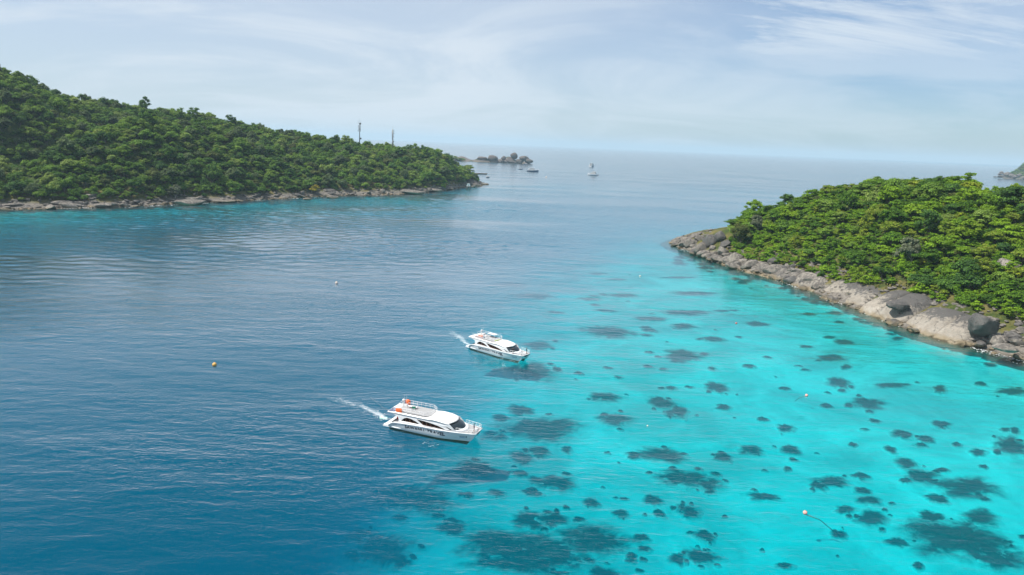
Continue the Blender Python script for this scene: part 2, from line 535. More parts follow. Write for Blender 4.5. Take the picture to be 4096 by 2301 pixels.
def water_material():
    m = bpy.data.materials.new('clear_sea_water')
    m.use_nodes = True
    t = m.node_tree
    t.nodes.clear()
    geo = N(t, 'ShaderNodeNewGeometry')
    p = geo.outputs['Position']
    # ripples of three sizes; calm and ruffled patches
    w1 = noise_tex(t, mapping(t, p, rot=(0, 0, rad(8)), scale=(0.055, 0.17, 1)), 1.0, 3, 0.5, 0.3)
    w2 = noise_tex(t, mapping(t, p, rot=(0, 0, rad(-12)), scale=(0.24, 0.62, 1)), 1.0, 4, 0.6, 0.4)
    w3 = noise_tex(t, mapping(t, p, rot=(0, 0, rad(25)), scale=(1.0, 1.9, 1)), 1.0, 3, 0.6)
    calm = noise_tex(t, mapping(t, p, (40, 10, 0), (0, 0, rad(-10)), (0.006, 0.016, 1)), 1.0, 3, 0.5, 0.5)
    calm = ramp(t, calm, ((0.36, 0.45), (0.64, 1.25)), 'EASE')
    h = math_node(t, 'ADD', math_node(t, 'MULTIPLY', w1, 0.9), math_node(t, 'ADD', math_node(t, 'MULTIPLY', w2, 0.55), math_node(t, 'MULTIPLY', w3, 0.16)))
    wd = N(t, 'ShaderNodeAttribute', attribute_name='wind')
    h = math_node(t, 'MULTIPLY', math_node(t, 'MULTIPLY', h, calm), math_node(t, 'ADD', math_node(t, 'MULTIPLY', wd.outputs['Fac'], 0.72), 0.28))
    bp = N(t, 'ShaderNodeBump')
    bp.inputs['Strength'].default_value, bp.inputs['Distance'].default_value = 1.0, 1.15
    t.links.new(h, bp.inputs['Height'])
    fr = N(t, 'ShaderNodeFresnel')
    fr.inputs['IOR'].default_value = 1.333
    t.links.new(bp.outputs[0], fr.inputs['Normal'])
    tr = N(t, 'ShaderNodeBsdfTransparent')
    gl = N(t, 'ShaderNodeBsdfGlossy')
    gl.inputs['Roughness'].default_value = 0.15
    b2 = N(t, 'ShaderNodeBump')
    b2.inputs['Strength'].default_value, b2.inputs['Distance'].default_value = 0.35, 0.7
    t.links.new(h, b2.inputs['Height'])
    t.links.new(b2.outputs[0], gl.inputs['Normal'])
    mx = N(t, 'ShaderNodeMixShader')
    gain = math_node(t, 'SUBTRACT', math_node(t, 'MULTIPLY', fr.outputs[0], math_node(t, 'ADD', math_node(t, 'MULTIPLY', wd.outputs['Fac'], 1.05), 1.20)), 0.085, True)
    t.links.new(gain, mx.inputs[0])
    t.links.new(tr.outputs[0], mx.inputs[1])
    t.links.new(gl.outputs[0], mx.inputs[2])
    ab = N(t, 'ShaderNodeVolumeAbsorption')
    ab.inputs['Color'].default_value, ab.inputs['Density'].default_value = WATER_ABS
    sc = N(t, 'ShaderNodeVolumeScatter')
    sc.inputs['Color'].default_value, sc.inputs['Density'].default_value = WATER_SCA
    ad = N(t, 'ShaderNodeAddShader')
    t.links.new(ab.outputs[0], ad.inputs[0])
    t.links.new(sc.outputs[0], ad.inputs[1])
    o = N(t, 'ShaderNodeOutputMaterial')
    t.links.new(mx.outputs[0], o.inputs['Surface'])
    t.links.new(ad.outputs[0], o.inputs['Volume'])
    return m


WATER_ABS = ((0.0, 0.918, 0.950, 1), 0.45)       # absorbs density * (1 - colour) per metre
WATER_SCA = ((0.05, 0.66, 0.94, 1), 0.024)        # scatters density * colour per metre
M['water'] = water_material()

# ------------------------------------------------------------------ sea and sea floor
FAR = 38000.0
wx = np.concatenate([[-FAR, -5000, -1600, -700], np.arange(-470, 431, 1.5), [700, 1600, 5000, FAR]])
wy = np.concatenate([[-300, -100, 0], np.arange(40, 741, 1.1), np.arange(745, 1200, 8.0), [2000, 5000, FAR]])
WX, WY = np.meshgrid(wx, wy)
WZ = np.zeros_like(WX)
rgw = np.random.default_rng(5)
for i in range(46):
    lam = 2.4 * (5.2 ** rgw.random())
    th = rgw.normal(0, 0.55) + (0.20 if i % 2 else -0.22)
    kx, ky = 2 * math.pi / lam * math.sin(th), 2 * math.pi / lam * math.cos(th)
    ph = rgw.uniform(0, 6.28) + 1.3 * np.sin(WX * 0.021 + i) + 1.1 * np.sin(WY * 0.017 + 2 * i)
    WZ += 0.0039 * lam * np.sin(kx * WX + ky * WY + ph) * (0.65 + 0.5 * np.sin(WX * 0.013 * (1 + i % 3) + WY * 0.019 * (1 + i % 4) + i * 1.7))
calm_ = 0.72 + 0.30 * np.sin(WX * 0.011 + WY * 0.023 + 0.6) + 0.22 * np.sin(-WX * 0.019 + WY * 0.033 + 2.1)
lee = 1.0 - 0.72 * np.clip((WX + 15) / 70, 0, 1)          # calmer in the lee of the headland
edge_ = np.clip((WX + 470) / 40, 0, 1) * np.clip((430 - WX) / 40, 0, 1) * np.clip((WY - 40) / 20, 0, 1) * np.clip((741 - WY) / 120, 0, 1)
WZ *= np.clip(calm_, 0.25, 1.2) * lee * edge_ * np.clip(0.22 + (WY - 120) / 220, 0.22, 1.0)
nwx, nwy = len(wx), len(wy)
sv_ = np.column_stack([WX.ravel(), WY.ravel(), WZ.ravel()])
ii = (np.arange(nwy - 1)[:, None] * nwx + np.arange(nwx - 1)[None]).ravel()
sq = np.column_stack([ii, ii + 1, ii + nwx + 1, ii + nwx])
nb = len(sv_)
sv_ = np.vstack([sv_, [(-FAR, -300, -45), (FAR, -300, -45), (FAR, FAR, -45), (-FAR, FAR, -45)]])
c00, c10, c11, c01 = 0, nwx - 1, nwx * nwy - 1, nwx * (nwy - 1)
sq = np.vstack([sq, [(nb + 3, nb + 2, nb + 1, nb), (nb, nb + 1, c10, c00), (nb + 1, nb + 2, c11, c10), (nb + 2, nb + 3, c01, c11), (nb + 3, nb, c00, c01)]])
me = bpy.data.meshes.new('sea')
me.vertices.add(len(sv_))
me.vertices.foreach_set('co', sv_.ravel().astype(np.float32))
me.loops.add(sq.size)
me.loops.foreach_set('vertex_index', sq.ravel().astype(np.int32))
me.polygons.add(len(sq))
me.polygons.foreach_set('loop_start', np.arange(0, sq.size, 4, dtype=np.int32))
me.polygons.foreach_set('use_smooth', np.array([True] * (len(sq) - 5) + [False] * 5))
me.update(calc_edges=True)
me.validate()
me.materials.append(M['water'])
wind = np.ones(len(sv_), dtype=np.float32)
wind[:nb] = (lee * np.clip(0.35 + (WY - 100) / 260, 0.35, 1.0)).ravel()
me.attributes.new('wind', 'FLOAT', 'POINT').data.foreach_set('value', wind)
tag(link('sea', me), kind='structure')

BED = [  # view x, view y, metres of water looked through
    (2300, 1000, 9), (2500, 1000, 8), (2576, 1100, 8), (2576, 1400, 10), (2000, 1100, 10), (1800, 1000, 11), (2200, 1300, 10), (1800, 1300, 12), (1500, 1200, 14), (1400, 1300, 15),
    (1650, 800, 12), (1900, 760, 9), (1500, 760, 15), (1600, 680, 15), (1750, 690, 11), (1950, 850, 9), (2150, 880, 8), (1300, 900, 17), (1400, 700, 26), (1500, 640, 32), (1650, 620, 22),
    (1300, 800, 26), (1200, 720, 50), (1250, 1000, 18), (1150, 950, 36), (1100, 1100, 30), (1150, 1150, 23), (1050, 1180, 27), (1000, 1330, 24), (900, 1400, 27), (1200, 1420, 17), (1120, 1300, 19), (950, 1230, 32), (800, 1400, 36),
    (700, 1447, 48), (600, 1447, 66), (800, 1300, 52), (900, 1120, 50), (1050, 1020, 52), (1000, 900, 85), (800, 1000, 110), (600, 1200, 110), (300, 1300, 120), (0, 1440, 120), (-200, 1200, 120),
    (0, 1000, 120), (600, 800, 110), (900, 700, 100), (1100, 600, 80), (1300, 600, 70), (1500, 580, 50), (1700, 580, 36), (1400, 500, 80), (1600, 500, 80),
    (0, 540, 13), (0, 558, 24), (-150, 545, 13), (200, 540, 22), (300, 562, 50), (450, 533, 25), (700, 512, 25), (900, 501, 25), (1080, 490, 27), (700, 532, 30), (900, 520, 34),
    (300, 610, 95), (600, 570, 85), (900, 565, 85), (1150, 500, 40), (1000, 512, 30), (1250, 445, 34), (1250, 480, 50), (0, 640, 100), (-200, 700, 110), (2576, 1600, 12), (1500, 1600, 20), (500, 1600, 110)]
bed_pts = [Gq(x, y, -2.0)[:2] for x, y, _ in BED]
bed_tps = TPS(bed_pts, [math.log(l) for _, _, l in BED], 6e-2)


def bed_depth(xy):
    xy = np.atleast_2d(xy)
    l = np.exp(np.clip(bed_tps(xy), 1.8, 4.9))
    D = np.sqrt(xy[:, 0] ** 2 + xy[:, 1] ** 2 + CAM_H ** 2)
    d = l * CAM_H / D
    out = (np.abs(xy[:, 0]) > 450) | (xy[:, 1] > 1000)
    return np.where(out, 38.0, np.clip(d, 0.8, 38.0))


gx = np.concatenate([[-FAR, -3000, -900], np.arange(-450, 451, 5.0), [900, 3000, FAR]])
gy = np.concatenate([[-290, -100], np.arange(10, 1001, 5.0), [1400, 3000, FAR]])
XX, YY = np.meshgrid(gx, gy)
pts = np.stack([XX.ravel(), YY.ravel()], 1)


def bed_z(p):
    z = -bed_depth(p)
    for i in range(len(z)):
        if z[i] > -20:
            z[i] += 0.35 * fnoise((p[i][0], p[i][1], 3), 0.03, 3)
    return np.minimum(z, -0.7)


dz = bed_z(pts)
nx = len(gx)
me = bpy.data.meshes.new('seabed')
me.from_pydata([(a[0], a[1], z) for a, z in zip(pts, dz)], [], [(j * nx + i, j * nx + i + 1, (j + 1) * nx + i + 1, (j + 1) * nx + i) for j in range(len(gy) - 1) for i in range(nx - 1)])
me.materials.append(M['sand'])
me.polygons.foreach_set('use_smooth', [True] * len(me.polygons))
tag(link('seabed', me), kind='structure')

# coral heads: (crop origin, scale, [(x, y, half width, half height)])
CORAL = [((2696, 1500), 1.8064, [(305, 95, 80, 38), (355, 238, 52, 22), (1190, 60, 80, 38), (1560, 78, 110, 22), (1920, 110, 40, 30), (2215, 65, 45, 14), (2440, 130, 110, 28), (1400, 205, 120, 45), (800, 385, 60, 26),
          (545, 550, 85, 32), (835, 545, 80, 35), (350, 605, 60, 30), (1445, 340, 45, 15), (1650, 440, 75, 32), (1810, 470, 60, 25), (1560, 550, 45, 28), (1780, 515, 50, 16), (1680, 645, 85, 35), (1800, 740, 120, 45),
          (2120, 820, 230, 80), (2430, 520, 110, 70), (1930, 360, 60, 28), (1130, 770, 100, 40), (1040, 800, 55, 35), (1345, 735, 55, 25), (1355, 840, 55, 28), (1400, 910, 90, 30), (1420, 1045, 105, 60), (1240, 980, 70, 30),
          (1180, 1155, 55, 32), (640, 890, 110, 32), (200, 790, 140, 60), (110, 1010, 60, 40), (210, 1170, 70, 45), (2090, 1205, 350, 160), (1620, 1220, 80, 35), (1760, 1390, 40, 30), (180, 1330, 120, 50), (800, 1390, 60, 22),
          (40, 280, 50, 40), (2330, 1320, 220, 90), (1290, 510, 30, 14), (1370, 403, 35, 9), (2240, 670, 35, 14), (790, 100, 35, 10), (640, 322, 40, 16), (1100, 225, 40, 16), (820, 680, 30, 18), (2040, 510, 35, 18), (2390, 400, 40, 16), (2200, 570, 55, 25)]),
         ((1400, 1500), 1.8064, [(1370, 395, 270, 92), (1830, 170, 110, 35), (1910, 335, 120, 42), (2250, 215, 90, 40), (2340, 290, 60, 30), (2230, 590, 170, 50), (2420, 760, 190, 65), (1240, 610, 80, 55), (1370, 560, 70, 40), (1560, 555, 35, 30),
          (900, 690, 120, 55), (1220, 720, 60, 25), (1480, 790, 150, 55), (1350, 770, 60, 28), (1060, 860, 60, 28), (1300, 855, 50, 20), (430, 900, 300, 115), (1750, 930, 50, 38), (1950, 1010, 60, 30), (2190, 910, 60, 35),
          (2430, 1000, 80, 45), (2230, 1010, 40, 30), (1300, 1060, 120, 65), (1450, 1060, 60, 55), (1230, 1290, 480, 165), (1760, 1210, 260, 100), (1250, 1390, 330, 60), (2030, 1330, 40, 33), (220, 1270, 180, 120), (350, 1340, 90, 60), (60, 1150, 80, 60),
          (2370, 1340, 70, 40), (2480, 1320, 60, 50), (1050, 450, 90, 40), (740, 1060, 60, 22), (1560, 960, 25, 16), (1650, 1050, 45, 22)]),
         ((2000, 900), 1.8086, [(800, 780, 180, 42), (1310, 950, 140, 38), (1330, 735, 80, 22), (1540, 830, 85, 20), (1180, 1050, 32, 13), (1240, 1185, 38, 15), (1530, 1045, 30, 15), (1860, 720, 80, 18), (270, 880, 110, 35),
          (250, 1070, 150, 60), (880, 515, 130, 14), (700, 355, 70, 8), (640, 545, 90, 12), (760, 625, 80, 9), (1350, 640, 180, 22), (1080, 680, 110, 18), (400, 640, 70, 9), (1300, 385, 110, 8), (850, 400, 80, 6), (230, 520, 140, 20), (60, 430, 100, 14), (1400, 500, 150, 14),
          (2240, 650, 60, 14), (2460, 705, 40, 10), (2380, 815, 42, 10), (2480, 850, 70, 20), (2210, 890, 50, 14), (2400, 970, 110, 22), (1930, 965, 40, 10), (1800, 1030, 45, 14), (2500, 1035, 40, 20), (2060, 1185, 35, 13), (570, 1085, 35, 14), (850, 1110, 35, 13), (2210, 1055, 40, 10)])]
NAMED_CORAL = {((2696, 1500), 2090): 'largest dark reef patch under the turquoise shallows, corner farthest from the boats',
               ((2696, 1500), 2120): 'long dark reef patch with a ragged tail, just beyond the largest reef patch',
               ((1400, 1500), 1370): 'broad round brown reef patch just ahead of the nearer white boat',
               ((1400, 1500), 430): 'wide dark reef patch in deep water on the camera side of the nearer boat',
               ((1400, 1500), 1230): 'broad dark reef mass under the near edge of the turquoise water',
               ((2000, 900), 800): 'lone wide brown reef patch beyond the bow of the farther white boat',
               ((2000, 900), 1310): 'oval brown reef patch halfway between the farther boat and the pale rock ledge',
               ((2696, 1500), 1420): 'squarish dark reef patch beside the pink buoy nearest the camera'}


def coral_patch(cx, cy, hw, hh, seed):
    n, k = (64, 11) if hw > 20 else (24, 5)
    S_, T_, fs = [], [], []
    for i in range(k + 1):
        tt = i / k
        for j in range(n):
            an = 2 * math.pi * j / n
            ca, sa = math.cos(an), math.sin(an)
            e = 1.46 + 0.5 * mnoise.fractal(Vector((ca * 1.0 + seed, sa * 1.0, seed * 0.7)), 0.7, 2.0, 6)
            e = max(0.5, e)
            S_.append(((cx + (ca + 0.25 * sa) * hw * tt * e), (cy + sa * hh * tt * e)))
            T_.append(tt)
    S_ = np.array(S_)
    d = FWD + ((S_[:, :1] - 2048) / FPX) * RGT - ((S_[:, 1:] - 1150.5) / FPX) * UPV
    z = np.full(len(S_), -3.0)
    for _ in range(6):
        P_ = CPOS + ((z - CAM_H) / d[:, 2])[:, None] * d
        z = 0.4 * z - 0.6 * bed_depth(P_[:, :2])
    P_ = CPOS + ((z - CAM_H) / d[:, 2])[:, None] * d
    zb = bed_z(P_[:, :2])
    hgt = 0.5 * random.uniform(0.6, 1.0)
    vs = []
    for p, tt, z_ in zip(P_, T_, zb):
        h = min(hgt, 0.15 * abs(z_)) * (1 - tt ** 2) * (0.5 + 1.0 * abs(fnoise((p[0], p[1], seed), 0.5, 3))) + 0.08 - 0.14 * tt ** 6
        vs.append((p[0], p[1], min(z_ + h, -0.25)))
    for i in range(k):
        for j in range(n):
            a, b = i * n + j, i * n + (j + 1) % n
            fs.append((a, b, b + n, a + n))
    return vs, fs, T_


class Reef(MB):
    def __init__(self):
        super().__init__()
        self.t = []

    def put(self, vs, fs, ts):
        self.add(vs, fs)
        self.t += ts
        return self

    def finish(self, name):
        o = self.build(name, M['coral'], None, True)
        o.data.attributes.new('edge', 'FLOAT', 'POINT').data.foreach_set('value', np.array(self.t, dtype=np.float32))
        return o


reef = Reef()
seed = 0
for org, sc, lst in CORAL:
    for (x, y, hw, hh) in lst:
        seed += 1
        pt_ = coral_patch(org[0] + x / sc, org[1] + y / sc, hw / sc, hh / sc, seed * 1.37)
        nm = NAMED_CORAL.get((org, x))
        if nm:
            tag(Reef().put(*pt_).finish('coral_patch'), nm, 'coral reef', 'large coral patches in the shallows')
        else:
            reef.put(*pt_)
        # loose heads round a bigger patch
        for _ in range(int(min(3, hw * hh / 1500))):
            a, r_ = random.uniform(0, 6.28), random.uniform(1.0, 1.7)
            s_ = random.uniform(0.12, 0.35)
            reef.put(*coral_patch(org[0] + (x + hw * r_ * math.cos(a)) / sc, org[1] + (y + hh * r_ * math.sin(a)) / sc, hw / sc * s_, hh / sc * s_ * 1.2, seed * 1.37 + a))
for _ in range(90):
    x, y = random.uniform(1250, 2600), random.uniform(640, 1447)
    if np.exp(bed_tps(Gq(x, y, -2)[None, :2]))[0] > 17:
        continue
    s_ = random.uniform(4, 13)
    reef.put(*coral_patch(x * Q, y * Q, s_ * 1.6, s_ * 0.65 * (y / 1400), random.uniform(0, 99)))
# fringing reef and drowned rocks along the shores
for a, b, n in (((1730, 640), (2576, 925), 200), ((0, 535), (1180, 478), 90)):
    for _ in range(n):
        f_ = random.random()
        if b[0] > 2000:
            ch = [(1700, 622), (1790, 657), (1960, 706), (2200, 800), (2430, 874), (2600, 915)]
        else:
            ch = [(0, 532), (330, 526), (700, 506), (960, 494), (1130, 481), (1180, 472)]
        i = min(int(f_ * (len(ch) - 1)), len(ch) - 2)
        u_ = f_ * (len(ch) - 1) - i
        x = ch[i][0] * (1 - u_) + ch[i + 1][0] * u_
        y = ch[i][1] * (1 - u_) + ch[i + 1][1] * u_ + abs(random.gauss(0, 13 if b[0] > 2000 else 4))
        s_ = random.uniform(4, 14)
        reef.put(*coral_patch(x * Q, y * Q, s_ * 2.0, s_ * (0.6 if b[0] > 2000 else 0.25), random.uniform(0, 99)))
tag(reef.finish('coral_reef'), 'scattered small dark coral heads on the pale sandy sea floor', 'coral reef', kind='stuff')


# ------------------------------------------------------------------ islands
def island(cols, pts_extra, back, tree_h):
    P, V = [], []
    ridge = []
    for (x, ys, ysk, ext, th) in cols:
        S = Gq(x, ys)[:2]
        D = np.linalg.norm(S)
        Rg = at_dist(x * Q, ysk * Q, D + ext)
        zr = Rg[2] - th
        u = S / D
        P += [S, S + u * 9, S - u * 22, S - u * 70, Rg[:2], (S * 0.45 + Rg[:2] * 0.55), Rg[:2] + u * back * 0.4, Rg[:2] + u * back, Rg[:2] + u * (back + 120)]
        V += [0.2, min(4.0, zr * 0.3), -5, -16, zr, zr * 0.66, zr * 0.72, -6, -20]
        ridge.append(Rg[:2])
    for (p, z) in pts_extra:
        P.append(np.asarray(p[:2]))
        V.append(z)
    return TPS(P, V, 5e-3)


LEFT = [(-420, 540, 60, 300, 9), (-260, 536, 95, 300, 9), (-120, 531, 140, 300, 9), (0, 527, 178, 290, 9), (110, 525, 222, 290, 9), (200, 523, 245, 280, 9), (290, 521, 252, 275, 9), (360, 518, 266, 265, 9),
        (450, 511, 279, 250, 9), (560, 508, 295, 235, 9), (640, 503, 320, 215, 9), (740, 497, 330, 200, 9), (800, 494, 343, 180, 9), (880, 492, 354, 160, 8), (960, 490, 372, 140, 7), (1050, 485, 373, 115, 8),
        (1110, 480, 390, 80, 7), (1150, 473, 412, 46, 7), (1175, 468, 448, 20, 6)]
hump = []
for x, y, D in ((120, 400, 585), (200, 345, 610), (300, 305, 640), (420, 315, 660), (540, 322, 690)):
    p = at_dist(x * Q, y * Q, D)
    hump += [(p, p[2] - 6), (p * np.array([1.09, 1.09, 1]), p[2] - 26)]
tip = [(Gq(1205, 466), 1.0), (Gq(1240, 466), -6), (Gq(1300, 470), -14), (at_dist(1240 * Q, 440 * Q, 980), -12), (at_dist(1190 * Q, 440 * Q, 960), -4), (Gq(1190, 461), 6)]
left_h = island(LEFT, hump + tip, 200, 9)
RIGHT = [(1750, 634, 596, 14, 0), (1790, 655, 585, 22, 1), (1830, 668, 556, 40, 5), (1920, 693, 526, 66, 6), (1990, 712, 506, 80, 6), (2060, 738, 462, 95, 7), (2150, 775, 456, 110, 7), (2230, 805, 442, 120, 7),
         (2300, 830, 439, 125, 7), (2380, 853, 437, 130, 7), (2450, 873, 446, 130, 6), (2520, 890, 482, 120, 6), (2576, 905, 478, 125, 6), (2700, 940, 470, 125, 6), (2900, 1000, 465, 125, 6), (3150, 1090, 465, 120, 6)]
rtip = [(Gq(1690, 617), 0.0), (Gq(1640, 612), -8), (Gq(1600, 610), -12), (Gq(1700, 590), -4), (Gq(1780, 575), -6)]
right_h = island(RIGHT, rtip, 110, 7)


def terrain(name, hf, x0, x1, y0, y1, step, amp):
    xs, ys = np.arange(x0, x1 + 1, step), np.arange(y0, y1 + 1, step)
    A, B = np.meshgrid(xs, ys)
    p = np.stack([A.ravel(), B.ravel()], 1)
    z = np.clip(hf(p), -30, 260)
    for i in range(len(p)):
        if z[i] > -8:
            z[i] += amp * fnoise((p[i][0], p[i][1], 1.3), 0.045, 4) * min(1.0, 0.25 + max(z[i], 0) / 12)
    n = len(xs)
    keep = lambda i, j: max(z[j * n + i], z[j * n + i + 1], z[(j + 1) * n + i], z[(j + 1) * n + i + 1]) > -9
    fs = [(j * n + i, j * n + i + 1, (j + 1) * n + i + 1, (j + 1) * n + i) for j in range(len(ys) - 1) for i in range(n - 1) if keep(i, j)]
    mb = MB()
    mb.add(np.column_stack([p, z]), fs)
    me = mb.mesh(name, M['ground'], True)
    bm = bmesh.new()
    bm.from_mesh(me)
    bmesh.ops.delete(bm, geom=[v for v in bm.verts if not v.link_faces], context='VERTS')
    bm.to_mesh(me)
    bm.free()
    return tag(link(name, me), kind='structure')


terrain('hillside', left_h, -1000, 60, 380, 1300, 6.0, 3.0)
terrain('headland', right_h, 70, 480, 60, 560, 4.0, 1.6)


def hit(hf, px, py, dmin=120, dmax=1100):
    d = ray(px, py)
    t = np.arange(dmin, dmax, 1.0)
    p = CPOS + t[:, None] * d
    h = np.maximum(hf(p), 0.0)
    i = np.argmax(p[:, 2] < h)
    return p[i] if p[i][2] < h[i] else p[-1]


# ------------------------------------------------------------------ trees
def crown_mesh(name, mat, seed, h0=0.35, n_lobe=19, leaf=0.12, per=62, flat=0.70, spread=1.0, rise=1.0):
    """unit crown: radius ~1, height from 0 to ~1.5; leaf sprays round uneven lobes"""
    rg = np.random.default_rng(seed)
    V, F, T = [], [], []

    def put(vs, fs, tone):
        o = sum(len(v) for v in V)
        V.append(vs)
        F.extend([tuple(i + o for i in f) for f in fs])
        T.extend([tone] * len(fs) if np.isscalar(tone) else list(tone))
    lobes = []
    lean = rg.normal(0, 0.16, 2)
    lop = rg.uniform(0.75, 1.25, 8)
    for i in range(n_lobe):
        a = 2.4 * i + rg.uniform(-0.7, 0.7)
        side = lop[int(a / 0.785) % 8]
        r = spread * side * math.sqrt((i + 0.4) / n_lobe) * rg.uniform(0.55, 1.05) * 0.82
        top = h0 + rise * math.sqrt(max(0.03, 1 - min(1, r * 0.95) ** 2)) * rg.uniform(0.45, 1.18)
        lobes.append((np.array([r * math.cos(a) + lean[0] * top, r * math.sin(a) + lean[1] * top, top]), rg.uniform(0.17, 0.42), rg.uniform(0, 1)))
    lobes.append((np.array([0, 0, h0 + 0.4]), 0.55, 0.2))
    ico = bmesh.new()
    bmesh.ops.create_icosphere(ico, subdivisions=1, radius=1)
    iv = np.array([v.co[:] for v in ico.verts])
    if_ = [tuple(v.index for v in f.verts) for f in ico.faces]
    ico.free()
    for c, r, tone in lobes:
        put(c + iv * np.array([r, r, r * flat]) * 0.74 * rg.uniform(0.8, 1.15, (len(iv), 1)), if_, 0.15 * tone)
        for _ in range(per):
            z = rg.uniform(-0.45, 1.0)
            a = rg.uniform(0, 2 * math.pi)
            s = math.sqrt(max(0, 1 - z * z))
            d = np.array([s * math.cos(a), s * math.sin(a), z])
            p = c + d * np.array([r, r, r * flat]) * rg.uniform(0.78, 1.12)
            nrm = d * 0.8 + np.array([0, 0, 0.55]) + rg.normal(0, 0.42, 3)
            nrm /= np.linalg.norm(nrm)
            t1 = np.cross(nrm, rg.normal(0, 1, 3))
            t1 /= np.linalg.norm(t1)
            t2 = np.cross(nrm, t1)
            L = leaf * rg.uniform(0.6, 1.35)
            W = L * rg.uniform(0.5, 0.9)
            q = np.array([p - t1 * L * 0.5, p + t2 * W * 0.5 + nrm * L * 0.08, p + t1 * L * 0.5, p - t2 * W * 0.5 + nrm * L * 0.06])
            put(q, [(0, 1, 2, 3)], min(1, max(0, 0.25 + 0.6 * tone + rg.normal(0, 0.16))))
    me = bpy.data.meshes.new(name)
    me.from_pydata(np.vstack(V).tolist(), [], F)
    me.materials.append(mat)
    at = me.attributes.new('tone', 'FLOAT', 'FACE')
    at.data.foreach_set('value', np.array(T, dtype=np.float32))
    me.update()
    return me


def trunk_mesh(name, mat, seed, h=1.0, limbs=4, r0=0.055):
    rg = random.Random(seed)
    mb = MB()
    bend = (rg.uniform(-.08, .08), rg.uniform(-.08, .08))
    mb.tube([(0, 0, -0.35), (bend[0], bend[1], 0.2), (bend[0] * 1.6, bend[1] * 1.6, h * 0.75)], [r0 * 1.3, r0, r0 * 0.6], 6)
    for i in range(limbs):
        a = i * 6.28 / limbs + rg.uniform(-.4, .4)
        r = rg.uniform(.4, .7)
        z0 = rg.uniform(0.15, 0.5) * h
        mb.tube([(bend[0], bend[1], z0), (r * .5 * math.cos(a), r * .5 * math.sin(a), z0 + .28 * h), (r * math.cos(a), r * math.sin(a), z0 + .55 * h)], [r0 * .6, r0 * .4, r0 * .15], 5)
    return mb.mesh(name, mat, True)


def variants(prefix, mat, n, seed, **kw):
    out = []
    for i in range(n):
        k = dict(kw)
        k['flat'] = kw.get('flat', 0.74) * (0.7 + 0.12 * (i % 5))
        k['rise'] = kw.get('rise', 1.0) * (0.75 + 0.2 * ((i * 2) % 4))
        k['spread'] = (0.85, 1.1, 0.95, 1.25)[i % 4]
        k['n_lobe'] = kw.get('n_lobe', 19) + (i * 3) % 7
        out.append((crown_mesh(prefix, mat, seed + i, **k), trunk_mesh(prefix + '_trunk', M['bark'], seed + i)))
    return out


T_LEFT = variants('forest_crown', M['leaf'], 9, 100) + variants('forest_crown', M['leafolive'], 1, 150) + variants('forest_crown', M['leafpale'], 2, 160)
T_RIGHT = variants('headland_crown', M['leafbright'], 7, 200, flat=0.55, leaf=0.125) + variants('headland_crown', M['leafolive'], 1, 250) + variants('headland_crown', M['leaf'], 3, 260)
T_SHRUB = variants('scrub_crown', M['leafbright'], 5, 300, h0=0.12, n_lobe=11, per=52, flat=0.5, leaf=0.17)


def tree(name, var, loc, r, h, label, cat, group=None, rz=None, tilt=0.0, mats=None):
    """h: height of the crown's middle over the ground in crown radii"""
    e = empty(name, loc, random.uniform(0, 6.28) if rz is None else rz)
    e.scale = (r, r, r * h)
    e.rotation_euler[0] = tilt
    tr = link('trunk', var[1], e)
    cr = link('crown', var[0], e)
    return tag(e, label, cat, group)


def joined_source(coll, var, name):
    a, b = var
    mb_v = [v.co[:] for v in a.vertices] + [v.co[:] for v in b.vertices]
    n = len(a.vertices)
    fs = [tuple(p.vertices) for p in a.polygons] + [tuple(i + n for i in p.vertices) for p in b.polygons]
    me = bpy.data.meshes.new(name)
    me.from_pydata(mb_v, [], fs)
    me.materials.append(a.materials[0])
    me.materials.append(b.materials[0])
    mi = [0] * len(a.polygons) + [1] * len(b.polygons)
    me.polygons.foreach_set('material_index', mi)
    tone = np.zeros(len(fs), dtype=np.float32)
    buf = np.zeros(len(a.polygons), dtype=np.float32)
    a.attributes['tone'].data.foreach_get('value', buf)
    tone[:len(buf)] = buf
    me.attributes.new('tone', 'FLOAT', 'FACE').data.foreach_set('value', tone)
    coll.objects.link(bpy.data.objects.new(name, me))


